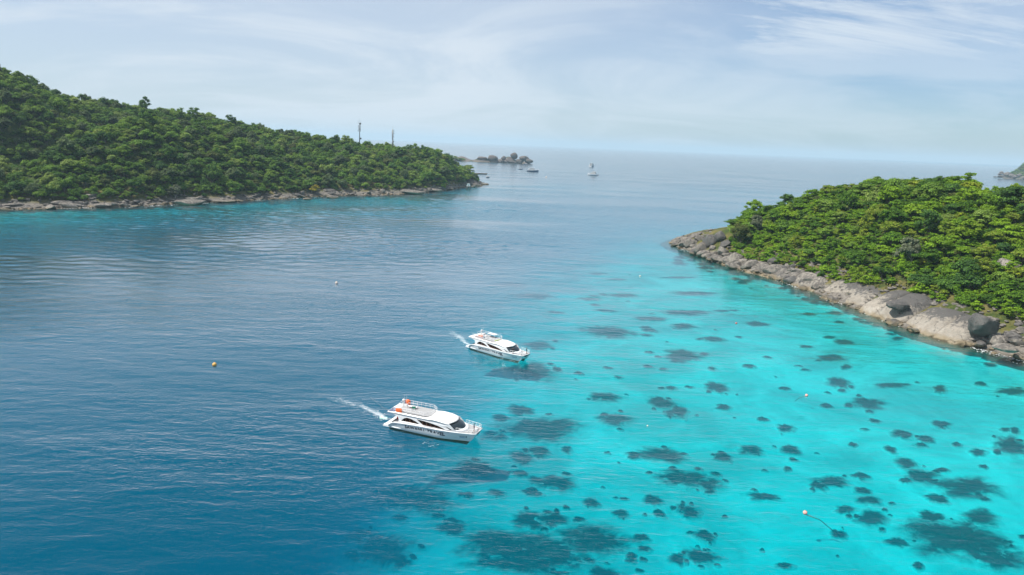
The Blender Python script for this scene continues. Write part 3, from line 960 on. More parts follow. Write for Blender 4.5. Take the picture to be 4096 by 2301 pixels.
def scatter(name, items, vars_, label, cat):
    """items: (x, y, z, r, h): one stuff object of instanced plants"""
    coll = bpy.data.collections.new(name + '_sources')
    for i, v in enumerate(vars_):
        joined_source(coll, v, '%s_source_%02d' % (name, i))
    me = bpy.data.meshes.new(name)
    n = len(items)
    A = np.array(items, dtype=np.float32)
    me.from_pydata(A[:, :3].tolist(), [], [])
    rg = np.random.default_rng(n)
    me.attributes.new('pick', 'INT', 'POINT').data.foreach_set('value', rg.integers(0, len(vars_), n).astype(np.int32))
    rot = np.zeros((n, 3), dtype=np.float32)
    rot[:, 2] = rg.uniform(0, 6.28, n)
    rot[:, :2] = rg.normal(0, 0.10, (n, 2))
    me.attributes.new('turn', 'FLOAT_VECTOR', 'POINT').data.foreach_set('vector', rot.ravel())
    scl = np.stack([A[:, 3], A[:, 3], A[:, 3] * A[:, 4]], 1).astype(np.float32)
    me.attributes.new('size', 'FLOAT_VECTOR', 'POINT').data.foreach_set('vector', scl.ravel())
    o = link(name, me)
    ng = bpy.data.node_groups.new(name, 'GeometryNodeTree')
    ng.interface.new_socket('Geometry', in_out='INPUT', socket_type='NodeSocketGeometry')
    ng.interface.new_socket('Geometry', in_out='OUTPUT', socket_type='NodeSocketGeometry')
    gi, go = ng.nodes.new('NodeGroupInput'), ng.nodes.new('NodeGroupOutput')
    iop = ng.nodes.new('GeometryNodeInstanceOnPoints')
    ci = ng.nodes.new('GeometryNodeCollectionInfo')
    ci.inputs['Collection'].default_value = coll
    ci.inputs['Separate Children'].default_value = True
    ci.inputs['Reset Children'].default_value = True
    iop.inputs['Pick Instance'].default_value = True

    def attr(nm, typ):
        a = ng.nodes.new('GeometryNodeInputNamedAttribute')
        a.data_type = typ
        a.inputs['Name'].default_value = nm
        return next(s for s in a.outputs if s.enabled)
    L = ng.links.new
    L(gi.outputs[0], iop.inputs['Points'])
    L(ci.outputs[0], iop.inputs['Instance'])
    L(attr('pick', 'INT'), iop.inputs['Instance Index'])
    e2r = ng.nodes.new('FunctionNodeEulerToRotation')
    L(attr('turn', 'FLOAT_VECTOR'), e2r.inputs[0])
    L(e2r.outputs[0], iop.inputs['Rotation'])
    L(attr('size', 'FLOAT_VECTOR'), iop.inputs['Scale'])
    L(iop.outputs[0], go.inputs[0])
    o.modifiers.new('plants', 'NODES').node_group = ng
    return tag(o, label, cat, kind='stuff')


def plant_points(hf, x0, x1, y0, y1, step, zmin, jitter=0.42, slope_cut=None):
    xs, ys = np.arange(x0, x1, step), np.arange(y0, y1, step)
    A, B = np.meshgrid(xs, ys)
    p = np.stack([A.ravel(), B.ravel()], 1) + RNG.uniform(-jitter, jitter, (A.size, 2)) * step
    z = hf(p)
    edge = np.array([2.2 * fnoise((a[0], a[1], 9.0), 0.06, 3) for a in p])
    k = z + edge > zmin
    return np.column_stack([p[k], z[k]])


def in_frame(p, m=60):
    x, y, d = proj(p)
    return d > 0 and -m < x < 4096 + m and -m < y < 2301 + m


# special, recognisable trees first: (view x, view y of the foot, distance guess by terrain)
def special(hf, sx, sy, name, var, r, h, label, zoff=0.0, dmin=120, tilt=0.0):
    p = hit(hf, sx, sy, dmin)
    gz = max(float(hf(p[None, :2])[0]), 0.5)
    return p, tree(name, var, (p[0], p[1], gz + zoff), r, h, label, 'tree', None, None, tilt)


def mono(mat, seed, trunk='bark', **kw):
    return (crown_mesh('special_crown', mat, seed, **kw), trunk_mesh('special_trunk', M[trunk], seed, limbs=6, r0=0.05))


V_yel, V_lime, V_grey, V_olive = mono(M['leafyellow'], 501, per=44), mono(M['leaflime'], 502, flat=0.5), mono(M['leafgrey'], 503, 'bark_pale', per=20, leaf=0.12), mono(M['leafolive'], 504)
V_umb = mono(M['leaf'], 505, flat=0.35, h0=0.8, per=46)
special(left_h, 1250, 778, 'broadleaf_tree', V_yel, 5.2, 1.0, 'yellow leaved tree standing just above the shore rocks of the larger island')
special(right_h, 3870, 800, 'broadleaf_tree', V_lime, 4.6, 1.1, 'bright lime yellow tree near the top of the right headland')
special(right_h, 3640, 1075, 'bare_tree', V_grey, 5.0, 1.35, 'pale grey half bare tree among green scrub above the long pale rock ledge')
special(right_h, 3030, 940, 'bare_tree', V_grey, 4.2, 1.4, 'pale leafless tree leaning above the boulder point of the right headland')
special(right_h, 2960, 985, 'broadleaf_tree', V_olive, 5.6, 1.25, 'olive brown tree beside the dark boulders at the end of the right headland')
special(left_h, 700, 800, 'broadleaf_tree', mono(M['leafgrey'], 506, 'bark_pale', per=40), 6.0, 1.1, 'grey green tree with pale leaning trunk above the broad pale shore rock')
special(left_h, 1862, 722, 'broadleaf_tree', V_umb, 8.0, 1.2, 'dark overhanging tree with layered branches at the tip of the larger island')
for sx, sy, lb in ((500, 405, 'wide domed tree rising above the skyline of the larger island'), (530 * Q, 300 * Q, 'tall tufted tree standing out on the skyline left of the domed tree row'), (610 * Q, 312 * Q, 'umbrella topped tree on the skyline above the fork of the two ridges')):
    special(left_h, sx, sy, 'broadleaf_tree', V_umb, 9.5, 1.15, lb, dmin=300)

# the forest
pl = plant_points(left_h, -820, 40, 400, 1120, 7.8, 4.4)
pr = plant_points(right_h, 92, 430, 120, 480, 6.6, 9.0)
ps = plant_points(right_h, 92, 380, 120, 470, 2.9, 3.4)
ps = ps[ps[:, 2] > np.interp(ps[:, 1], [150, 185, 205, 240, 262, 300, 400], [4.2, 4.8, 7.6, 7.8, 4.2, 2.9, 3.6]) + np.array([1.6 * fnoise((q[0], q[1], 2.0), 0.07, 3) for q in ps])]


ps = ps[ps[:, 0] > 0.318 * ps[:, 1]]
pr = pr[pr[:, 0] > 0.318 * pr[:, 1]]


ZL = [(420, 'near the left frame edge'), (820, 'above the broad pale rock hump'), (1150, 'between rock hump and yellow tree'), (1400, 'above the yellow leaved tree'), (1650, 'under the two towers'), (9999, 'near the beacon hut')]
ZR = [(3080, 'beside the boulder point'), (3300, 'above the split pale slab'), (3560, 'behind the smooth oval boulder'), (3820, 'above the long cream ledge'), (9999, 'near the huge black boulder')]


def zone(zl, p):
    x = proj(p)[0]
    return next(t_ for m_, t_ in zl if x < m_)


def tone_word(var):
    nm = var[0].materials[0].name
    return 'olive brown' if 'olive' in nm else 'silvery green' if 'silvery' in nm else 'bright green' if 'scrub' in nm else 'deep green'


def plant_label(kind, var, p, r, big, small, zl):
    size = 'large' if r > big else 'small' if r < small else 'middle sized'
    hgt = 'lower' if p[2] < (14 if zl is ZL else 16) else 'upper'
    return '%s %s %s on the %s slope %s' % (size, tone_word(var), kind, hgt, zone(zl, p))


def make_forest(points, vars_, rmin, rmax, n_ind, nm, label, cat, group, stuff_nm, stuff_label, hmin=0.75, hmax=1.2, keep=lambda p: True, zl=None):
    it = []
    for p in points:
        if not keep(p):
            continue
        r = rmin + (rmax - rmin) * random.betavariate(1.5, 2.4)
        hh = random.uniform(hmin, hmax) * (1.35 if random.random() < 0.14 else 1.0)
        if zl is ZR and nm != 'shrub':
            tall = mnoise.noise(Vector((p[0] * 0.035, p[1] * 0.035, 4.2)))       # stands of taller, bigger trees
            if tall > 0.05:
                r, hh = min(5.8, r * (1.15 + 0.35 * tall)), hh * (1.0 + 0.22 * tall)
        it.append((p[0], p[1], p[2] - 0.3, r, hh))
    sc = []
    for i, t in enumerate(it):
        c = np.array(t[:3]) + np.array([0, 0, t[3]])
        x, y, d = proj(c)
        vis = 0 < x < 4096 and 0 < y < 2301
        sc.append((t[3] / d if vis else 0) + 0.0)
    order = np.argsort(sc)[::-1]
    ind = set(order[:n_ind].tolist())
    rest = []
    for i, t in enumerate(it):
        if i in ind:
            v_ = random.choice(vars_)
            tree(nm, v_, t[:3], t[3], t[4], plant_label(label, v_, t[:3], t[3], rmin + .58 * (rmax - rmin), rmin + .28 * (rmax - rmin), zl), cat, group)
        else:
            rest.append(t)
    scatter(stuff_nm, rest, vars_, stuff_label, cat)
    return len(it)


def front_left(p):
    return not (p[2] < 3)


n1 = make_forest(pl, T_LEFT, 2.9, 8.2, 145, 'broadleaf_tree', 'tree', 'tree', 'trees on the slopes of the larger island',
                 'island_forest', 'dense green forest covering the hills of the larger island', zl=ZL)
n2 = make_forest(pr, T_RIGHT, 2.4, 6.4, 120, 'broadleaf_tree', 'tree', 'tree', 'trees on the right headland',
                 'headland_forest', 'bright green woodland covering the top of the right headland', 0.62, 1.0, zl=ZR)
n3 = make_forest(ps, T_SHRUB, 1.4, 3.4, 110, 'shrub', 'shrub', 'shrub', 'shrubs on the right headland',
                 'undergrowth', 'low bright green scrub between the trees of the right headland', 0.8, 1.2, zl=ZR)
pu = plant_points(left_h, -820, 40, 400, 1000, 5.4, 3.4)
scatter('island_undergrowth', [(p[0], p[1], p[2] - 0.2, random.uniform(2.0, 3.8), random.uniform(.8, 1.2)) for p in pu], T_LEFT[:4], 'low green undergrowth between the trees of the larger island', 'undergrowth')
print('PLANTS', n1, n2, n3, len(pu))


# ------------------------------------------------------------------ rocks
def rock_mesh(seed, mat, cuts=7, amp=0.16, sub=4, square=0.0):
    rg = random.Random(seed)
    bm = bmesh.new()
    bmesh.ops.create_icosphere(bm, subdivisions=sub, radius=1.0)
    off = Vector((seed * 3.1, seed * 1.7, seed * 0.9))
    planes = []
    for _ in range(cuts):
        n = Vector((rg.gauss(0, 1), rg.gauss(0, 1), rg.gauss(0, 0.8))).normalized()
        planes.append((n, rg.uniform(0.55, 0.92)))
    for v in bm.verts:
        p = v.co.copy()
        p *= 1 + amp * mnoise.fractal(p * 1.1 + off, 0.9, 2.0, 4)
        for n, h in planes:
            d = p.dot(n)
            if d > h:
                p -= n * (d - h) * 0.9
        p *= 1 + 0.025 * mnoise.fractal(p * 5 + off, 0.8, 2.0, 3)
        v.co = p
    for ax in range(3):
        lo_, hi_ = min(v.co[ax] for v in bm.verts), max(v.co[ax] for v in bm.verts)
        for v in bm.verts:
            v.co[ax] = (v.co[ax] - (lo_ + hi_) / 2) * 2.1 / (hi_ - lo_)
    me = bpy.data.meshes.new('boulder')
    bm.to_mesh(me)
    bm.free()
    me.materials.append(mat)
    me.polygons.foreach_set('use_smooth', [True] * len(me.polygons))
    me.set_sharp_from_angle(angle=rad(32))
    return me


RK = [rock_mesh(i, M['rock'], cuts=4 + i % 6) for i in range(10)]
RKD = [rock_mesh(40 + i, M['rockdark'], cuts=3 + i % 5) for i in range(6)]
RKF = [rock_mesh(60 + i, M['rockfar'], cuts=3 + i % 4, sub=3) for i in range(6)]
RKS = [rock_mesh(80 + i, M['rock'], cuts=6, sub=3) for i in range(6)]


def boulder(me, c, s, rot, label, group=None, name='boulder'):
    o = link(name, me)
    o.location, o.scale, o.rotation_euler = Vector(c), s, rot
    return tag(o, label, 'boulder', group)


def face_boulder(hf, px, py, hw, hh, me, label, tilt=0.0, deep=1.0, dmin=150, group=None, lift=0.0, pull=1.0):
    """a rock whose silhouette is about 2hw x 2hh photo pixels with its foot on the ground under it"""
    p = CPOS + (hit(hf, px, py + hh * 0.75, dmin) - CPOS) * pull
    _, _, dep = proj(p)
    rx, rz = hw * dep / FPX, hh * dep / FPX
    az = math.atan2(p[0], p[1])
    return boulder(me, (p[0] + math.sin(az) * rx * 0.4, p[1] + math.cos(az) * rx * 0.4, p[2] + rz * 0.62 + lift), (rx, max(rx, rz) * deep * 0.85, rz), (0, tilt, -az), label, group)


T6 = (2680, 900, 6.292)
RIGHT_ROCKS = [  # crop x, y, half width, half height, mesh, tilt, label
    (130, 500, 105, 42, RKD[0], 0.0, 'low brown rock at the very tip of the right boulder point'),
    (310, 490, 110, 98, RK[0], 0.0, 'pale fronted boulder second from the tip of the right point'),
    (505, 465, 165, 140, RK[1], 0.0, 'big grey block with a dark cleft behind the pale fronted boulder'),
    (620, 275, 185, 52, RK[7], -0.5, 'long flat rock slab tilted on top of the point boulders'),
    (740, 340, 125, 95, RK[3], 0.0, 'rounded grey boulder under the tilted slab of the point'),
    (1000, 400, 185, 175, RKD[1], 0.0, 'massive dark streaked boulder in the middle of the point'),
    (1235, 300, 170, 165, RKD[2], 0.1, 'tall dark boulder touching the trees on the point'),
    (325, 300, 28, 55, RKS[0], 0.15, 'small upright stone standing on the tip boulders'),
    (785, 590, 200, 160, RK[4], -0.3, 'large egg shaped boulder standing in the water at the point'),
    (1070, 590, 82, 78, RK[5], 0.2, 'small pale angular rock beside the egg shaped boulder'),
    (1325, 680, 130, 145, RK[8], 0.0, 'tall rounded boulder with a dark shaded flank on the point'),
    (915, 770, 130, 72, RK[6], -0.2, 'low brown boulder at the foot of the egg shaped boulder'),
    (1125, 725, 85, 62, RK[9], 0.0, 'small pale rock wedged beneath the tall rounded boulder'),
    (1095, 862, 175, 75, RKD[3], 0.0, 'wide flat dark boulder lying half in the water by the point'),
    (1380, 905, 165, 110, RK[2], -0.45, 'pale wedge shaped boulder sloping into the water'),
    (1645, 855, 200, 165, RK[1], 0.1, 'broad cracked grey boulder between wedge boulder and scrub'),
    (1655, 1020, 150, 108, RK[6], -0.3, 'brown fronted boulder at the waterline below the cracked boulder'),
    (1400, 470, 160, 85, RKD[4], -0.5, 'dark wedge of rock under the shrubs of the point'),
    (1800, 700, 82, 82, RK[0], 0.0, 'pinkish round boulder at the edge of the scrub'),
    (2000, 1005, 240, 130, RK[4], -0.35, 'long smooth grey boulder sloping to the water after the cracked boulder'),
    (2090, 830, 115, 62, RK[3], -0.2, 'flat grey rocks stacked behind the long smooth boulder'),
    (2330, 1090, 210, 110, RK[7], -0.25, 'smooth pale rock hump beside the long smooth boulder')]
for x, y, hw, hh, me_, tl, lb in RIGHT_ROCKS:
    face_boulder(right_h, T6[0] + x / T6[2], T6[1] + y / T6[2], hw / T6[2], hh / T6[2], me_, lb, tl)
T7 = (3040, 1000, 6.03)
for x, y, hw, hh, me_, tl, lb in [
        (370, 260, 190, 80, RKD[0], -0.2, 'dark flat rock table under the scrub in the middle of the shore'),
        (640, 230, 80, 75, RKD[5], 0.0, 'blue grey square rock beside the dark rock table'),
        (300, 500, 250, 150, RK[2], -0.2, 'big pale slab split by parallel cracks at the waterline'),
        (655, 400, 75, 72, RK[5], 0.3, 'small tilted boulder above the split slab'),
        (780, 400, 60, 70, RKD[3], 0.3, 'dark leaning boulder at the scrub edge above the split slab'),
        (760, 560, 200, 90, RK[6], -0.2, 'orange stained rock shoulder between split slab and jagged rocks'),
        (780, 740, 230, 120, RKD[2], 0.0, 'dark jagged rock mass at the waterline in the middle of the shore'),
        (1180, 645, 110, 58, RK[8], 0.0, 'upper of two pale rounded blocks beside the jagged rocks'),
        (1110, 775, 100, 72, RK[9], 0.0, 'lower of two pale rounded blocks beside the jagged rocks'),
        (1370, 880, 140, 88, RK[0], 0.0, 'pale boulder with yellow foot at the waterline before the ledge'),
        (1030, 545, 60, 60, RK[3], 0.0, 'round grey stone resting above the two pale blocks'),
        (1460, 560, 130, 50, RKD[1], -0.1, 'dark low rock under the grass patch before the ledge'),
        (1800, 480, 150, 80, RKD[4], -0.4, 'dark sloping rock under the bare yellow bank'),
        (1240, 380, 70, 50, RK[7], 0.0, 'grey rock half hidden by the scrub above the stone shore'),
        (2330, 400, 110, 50, RK[1], 0.0, 'grey rocks at the scrub edge above the ledge')]:
    face_boulder(right_h, T7[0] + x / T7[2], T7[1] + y / T7[2], hw / T7[2], hh / T7[2], me_, lb, tl)
T8 = (3700, 1180, 5.788)
for x, y, hw, hh, me_, tl, lb in [
        (1350, 520, 300, 270, rock_mesh(97, M['rockdark'], cuts=6, amp=0.22), 0.0, 'huge smooth black boulder at the near end of the pale ledge'),
        (1690, 235, 135, 85, RK[5], 0.0, 'grey rock at the scrub edge behind the huge black boulder'),
        (-620, 140, 240, 110, RKD[3], 0.0, 'smooth dark oval boulder resting on the middle of the ledge'),
        (1960, 950, 230, 120, RKD[2], -0.15, 'striated dark rock among the broken flat rocks at the near end'),
        (2170, 690, 100, 70, RKD[5], 0.0, 'small dark boulder in front of the nearest shrubs'),
        (2230, 810, 120, 90, RK[3], 0.0, 'grey block at the frame edge by the nearest shrubs'),
        (370, 150, 150, 55, RKD[3], 0.0, 'dark stone lying on the grass behind the pale ledge'),
        (1190, 180, 110, 55, RK[0], 0.0, 'pale stone pile behind the huge black boulder'),
        (900, 280, 90, 50, RK[9], 0.0, 'pair of stones on the dark top of the ledge'),
        (1110, 1050, 210, 70, RK[6], 0.0, 'flat tan rock at the waterline below the huge black boulder'),
        (1500, 1080, 200, 90, RK[2], 0.1, 'flat tan rock wedged between the broken shore rocks'),
        (1850, 1230, 260, 85, RK[7], 0.0, 'largest flat tan rock of the nearest shore'),
        (2130, 1100, 150, 110, RK[4], 0.5, 'tilted grey slab leaning on the nearest flat rock'),
        (1300, 900, 170, 60, RK[1], 0.0, 'crumbled pale rocks under the huge black boulder'),
        (1900, 640 - 1290, 250, 190, RK[8], 0.0, 'lone pale dome of rock among the trees of the right slope')]:
    face_boulder(right_h, T8[0] + x / T8[2], T8[1] + y / T8[2], hw / T8[2], hh / T8[2], me_, lb, tl, dmin=120, pull=0.96 if hw >= 240 and y > 0 else 1.0, lift=-2.4 if hw == 300 else -1.5 if hw == 240 else 0.0)


# the long washed ledge, in five blocks parted by clefts
def ledge(pts, ends, label, seed, name='rock_ledge', top=7.7, depth=19.0, mat='rockpale', group='blocks of the long pale ledge'):
    """pts: view points along the waterline; one convex bank of rock, ends: how far each end is drawn in"""
    base = [Gq(x, y)[:2] for x, y in pts]
    n, k = 44, 24
    rows = []
    for i in range(n + 1):
        f = i / n * (len(base) - 1)
        a = min(int(f), len(base) - 2)
        b = base[a] * (1 - (f - a)) + base[a + 1] * (f - a)
        tdir = base[a + 1] - base[a]
        tdir = tdir / np.linalg.norm(tdir)
        nrm = np.array([-tdir[1], tdir[0]])
        if nrm @ np.array([1.0, 0.3]) < 0:
            nrm = -nrm
        u_ = i / n
        pin = 1 - ends[0] * math.exp(-u_ * 14) - ends[1] * math.exp(-(1 - u_) * 14)
        bulge = 0.9 * mnoise.noise(Vector((b[0] * 0.11, b[1] * 0.11, seed)))
        tp = top + 2.2 * mnoise.noise(Vector((b[0] * 0.06, b[1] * 0.06, seed * 0.1)))
        row = []
        for j in range(k + 1):
            t = j / k
            out = -2.2 + depth * t - bulge * math.sin(t * 3.14)
            z = -2.0 + (tp + 2.0) * math.sin(min(1.0, t * 1.35) * math.pi / 2) ** 0.85 - 5.0 * max(0, t - 0.82) ** 1.0
            z = -2.0 + (z + 2.0) * pin
            p = b + nrm * out
            w = 0.6 * fnoise((p[0], p[1], z * 1.2 + seed), 0.075, 4)
            step = 0.22 * math.sin((z * 0.9 + p[1] * 0.35 + 2.0 * w) * 1.3)
            row.append((p[0] - nrm[0] * (w * 1.3 + step), p[1] - nrm[1] * (w * 1.3 + step), z + w * 0.9))
        rows.append(row)
    o = MB().grid(rows).build(name, M[mat], None, True, 34)
    return tag(o, label, 'rock ledge', group)


LG = [(2052, 735), (2110, 757), (2160, 778), (2200, 795), (2262, 818), (2300, 832), (2345, 848), (2385, 860), (2420, 870)]
ledge(LG[0:3], (.75, .3), 'farthest block of the pale ledge, cracked, beside the pale boulder with yellow foot', 1)
ledge(LG[2:4], (.3, .35), 'pale striped ledge block in front of the smooth dark oval boulder', 2)
ledge(LG[3:5], (.3, .45), 'white ledge block between the oval boulder and the deep cleft', 3)
ledge(LG[4:7], (.45, .3), 'long cream ledge block with ragged black top, middle of the ledge', 4)
ledge(LG[6:9], (.3, .8), 'nearest cream ledge block, touching the huge black boulder', 5)


for pts_, lb_, tp_, sd_ in (([(1868, 682), (1900, 690), (1930, 697)], 'grey rock bank sloping into the water beside the wedge shaped boulder', 3.6, 11), ([(1925, 696), (1960, 705), (1990, 714)], 'long smooth grey rock bank split by cracks, middle of the right shore', 4.4, 12),
                            ([(1985, 713), (2020, 724), (2050, 735)], 'grey rock bank joining the far end of the pale ledge', 4.8, 13)):
    ledge(pts_, (.55, .55), lb_, sd_, 'rock_bank', tp_, 10.5, 'rock', 'grey rock banks of the right shore')


def shore_rocks(hf, x0, x1, y0, y1, n, zlo, zhi, rlo, rhi, meshes, label, group, flat=(0.45, 0.8), keep=lambda p: True, long=1.0, zl=None):
    c = 0
    tries = 0
    while c < n and tries < n * 400:
        m = 400
        P = np.column_stack([RNG.uniform(x0, x1, m), RNG.uniform(y0, y1, m)])
        Z = hf(P)
        tries += m
        for p, z in zip(P, Z):
            if zlo < z < zhi and keep(p) and c < n:
                x, y, d = proj((p[0], p[1], max(z, 0)))
                if not (-20 < x < 4116 and d > 0):
                    continue
                r = rlo + (rhi - rlo) * random.betavariate(1.2, 3.0)
                fl = random.uniform(*flat)
                me_ = random.choice(meshes)
                lab = '%s %s %s %s, %s' % ('big' if r > rlo + .42 * (rhi - rlo) else 'small' if r < rlo + .2 * (rhi - rlo) else 'middling', 'flat' if fl < sum(flat) / 2 else 'rounded', 'dark boulder' if 'dark' in me_.materials[0].name else 'grey boulder', 'at the waterline' if z < zlo + .35 * (zhi - zlo) else 'higher up the shore', zone(zl, (p[0], p[1], max(z, 0))).replace('above', 'near').replace('behind', 'near').replace('under', 'below'))
                boulder(me_, (p[0], p[1], max(z, -0.4) + r * fl * 0.25), (r * random.uniform(1.0, 1.0 + long), r * random.uniform(0.8, 1.1), r * fl), (random.uniform(-.3, .3), random.uniform(-.3, .3), random.uniform(0, 6.28)), lab, group)
                c += 1
    return c


def facing_left(p):
    q = np.asarray(p)
    u = q / np.linalg.norm(q)
    return left_h((q + u * 12)[None])[0] > left_h(q[None])[0]


def facing_right(p):
    q = np.asarray(p)
    return right_h((q + np.array([8.0, 4.0]))[None])[0] > right_h(q[None])[0]


a1 = shore_rocks(right_h, 85, 190, 150, 400, 100, -0.4, 3.9, 1.0, 3.3, RK + RKD, 'grey granite boulder in the rubble along the shore of the right headland', 'boulders along the right shore', keep=lambda p: facing_right(p) and not (198 < p[1] < 264 and right_h(np.asarray(p)[None])[0] > 0.3), zl=ZR)
a2 = shore_rocks(left_h, -480, -30, 400, 920, 120, -0.5, 3.6, 1.3, 4.2, RK + RKD + RK, 'grey shore boulder below the forest of the larger island', 'boulders along the shore of the larger island', keep=facing_left, long=1.6, flat=(0.35, 0.65), zl=ZL)
for sx, sy, hw, hh, lb in ((760, 812, 70, 17, 'broad pale sunlit rock hump on the shore of the larger island'), (400, 824, 48, 12, 'tan flat rock sloping into the water on the left shore'), (245, 812, 42, 13, 'long grey rounded rock on the left shore'),
                           (310, 814, 30, 12, 'smaller grey rounded rock next to the long one on the left shore'), (55, 822, 50, 12, 'pale flat rocks at the frame edge of the left shore'), (1650, 770, 60, 14, 'pale ribbed rock slope near the tip of the larger island'),
                           (1740, 762, 34, 11, 'second pale ribbed rock nearer the tip of the larger island'), (370, 785, 38, 16, 'purple grey boulder under the trees of the left shore'), (890, 806, 55, 8, 'long pale flat rock right of the broad rock hump'),
                           (1330, 789, 28, 8, 'pale rock with white top at the middle of the left shore'), (1530, 768, 14, 18, 'upright grey rock face under the dark trees'), (1230, 797, 20, 6, 'pair of tan rocks awash below the yellow tree')):
    face_boulder(left_h, sx, sy, hw * 0.85, hh * 0.75, random.choice(RK), lb, 0.0, 0.7, dmin=380)
# the bare rock nose at the tip of the larger island
for sx, sy, hw, hh, tl, lb in ((1885, 732, 24, 14, 0.25, 'dark sloping rock nose at the tip of the larger island'), (1912, 740, 20, 6, 0.3, 'low brown rock running into the sea at the island tip'), (1895, 746, 10, 5, 0.0, 'small rounded rock beside the beacon hut')):
    face_boulder(left_h, sx, sy, hw, hh, random.choice(RKD), lb, tl, dmin=700)

# small rubble that nobody would count
rub = MB()
base_m = [np.array([v.co[:] for v in m_.vertices]) for m_ in RKS]
base_f = [[tuple(p.vertices) for p in m_.polygons] for m_ in RKS]
lo = rock_mesh(99, M['rock'], cuts=5, sub=2)
lv, lf = np.array([v.co[:] for v in lo.vertices]), [tuple(p.vertices) for p in lo.polygons]
for hf, bx, n, zhi, r1, kf in ((right_h, (85, 200, 150, 400), 900, 9.5, 1.0, facing_right), (left_h, (-480, -30, 400, 920), 700, 5.5, 1.6, facing_left)):
    P = np.column_stack([RNG.uniform(bx[0], bx[1], n * 60), RNG.uniform(bx[2], bx[3], n * 60)])
    Z = hf(P)
    sel = np.where((Z > -0.8) & (Z < zhi))[0]
    c = 0
    for i in sel:
        if c >= n:
            break
        if not kf(P[i]):
            continue
        s = random.uniform(0.25, 1.0) * r1
        R = np.array(Matrix.Rotation(random.uniform(0, 6.28), 3, 'Z'))
        rub.add((lv * np.array([s * 1.3, s, s * 0.6])) @ R.T + np.array([P[i][0], P[i][1], Z[i] + 0.1]), lf)
        c += 1
tag(rub.build('rock_rubble', M['rock'], None, False), 'loose broken grey stones along both shores', 'rocks', kind='stuff')

# dry grass tufts on the bank above the ledge
gr = MB()
P = np.column_stack([RNG.uniform(105, 200, 9000), RNG.uniform(150, 330, 9000)])
Z = right_h(P)
for p, z in zip(P, Z):
    if 4.5 < z < 10.5 and fnoise((p[0], p[1], 4), 0.09, 2) > 0.0:
        a = random.uniform(0, 6.28)
        s = random.uniform(0.35, 0.8)
        d = Vector((math.cos(a), math.sin(a), 0)) * s * 0.8
        b = Vector((p[0], p[1], z + 0.2))
        gr.add([b - d * .5, b + d * .5, b + d * .9 + Vector((0, 0, s)), b - d * .6 + Vector((0.1, 0, s * 1.1))], [(0, 1, 2, 3)])
tag(gr.build('dry_grass', grimy('dry_grass_blades', (0.20, 0.17, 0.045), 0.9, 0.6, 0.4, (0.10, 0.13, 0.03))), 'dry yellowish grass on the bank above the pale ledge', 'grass', kind='stuff')

# ------------------------------------------------------------------ far islet and far island
T3 = (1760, 580, 3.788)
isl_c = G(1985, 650)
ISL_D = np.linalg.norm(isl_c[:2])


def far_pt(cx, cy, z=None):
    px, py = T3[0] + cx / T3[2], T3[1] + cy / T3[2]
    return at_dist(px, py, ISL_D)


mb = MB()
rows = []
for i in range(41):
    x = 1740 + 380 * i / 40
    row = []
    for j in range(9):
        t = j / 8
        p = at_dist(x, 640, ISL_D + 5 + 60 * t)
        hgt = 9 * math.sin(t * math.pi) * math.sin(min(1, i / 6) * 1.57) * math.sin(min(1, (40 - i) / 8) * 1.57) * (1 + 0.5 * math.sin(i * 0.7)) - 0.8
        row.append((p[0], p[1], hgt))
    rows.append(row)
mb.grid(rows)
tag(mb.build('islet', M['rockfar'], None, True), kind='structure')
for cx, cy, hw, hh, m_, lb in ((640, 248, 125, 24, RKF[0], 'long low pale slab at the waterline of the far islet'), (800, 188, 64, 40, RKF[1], 'big brown block with a dark underside on the far islet'), (815, 243, 55, 22, RKF[2], 'dark rock under the big brown block of the islet'),
                           (1120, 145, 48, 40, RKF[3], 'round boulder crowning the far islet'), (1060, 215, 60, 45, RKF[4], 'grey rock under the crowning boulder of the islet'), (905, 238, 45, 26, RKF[5], 'small pale rock beside the big brown block'),
                           (1275, 190, 62, 30, RKF[0], 'flat topped rock on the seaward side of the islet'), (1350, 235, 52, 28, RKF[1], 'dark sloping rock at the seaward end of the far islet'), (1205, 235, 55, 28, RKF[2], 'grey boulder at the waterline below the flat topped rock'),
                           (965, 190, 32, 30, RKF[3], 'narrow pale rock between the block and the crown of the islet'), (1130, 243, 50, 24, RKF[4], 'pale boulder at the waterline under the islet crown'), (1010, 245, 50, 22, RKF[5], 'brown low boulder left of the pale one under the islet crown'),
                           (640, 192, 62, 20, RKF[1], 'rounded brown rock above the long slab of the islet'), (375, 250, 60, 18, RKF[2], 'pinkish rocks under the wooded end of the islet'), (210, 245, 60, 14, RKF[3], 'pale rocks where the islet meets the large island tip'),
                           (440, 248, 40, 14, RKF[0], 'low rocks between the wooded end and the long slab')):
    p = far_pt(cx, cy)
    _, _, d = proj(p)
    s = d / FPX / T3[2]
    boulder(m_, p - np.array([0, 0, hh * s * 0.5]), (hw * s * 1.2, hw * s * 0.8, hh * s * 1.25), (0, random.uniform(-.1, .1), random.uniform(-.2, .2)), lb, 'rocks of the far islet')
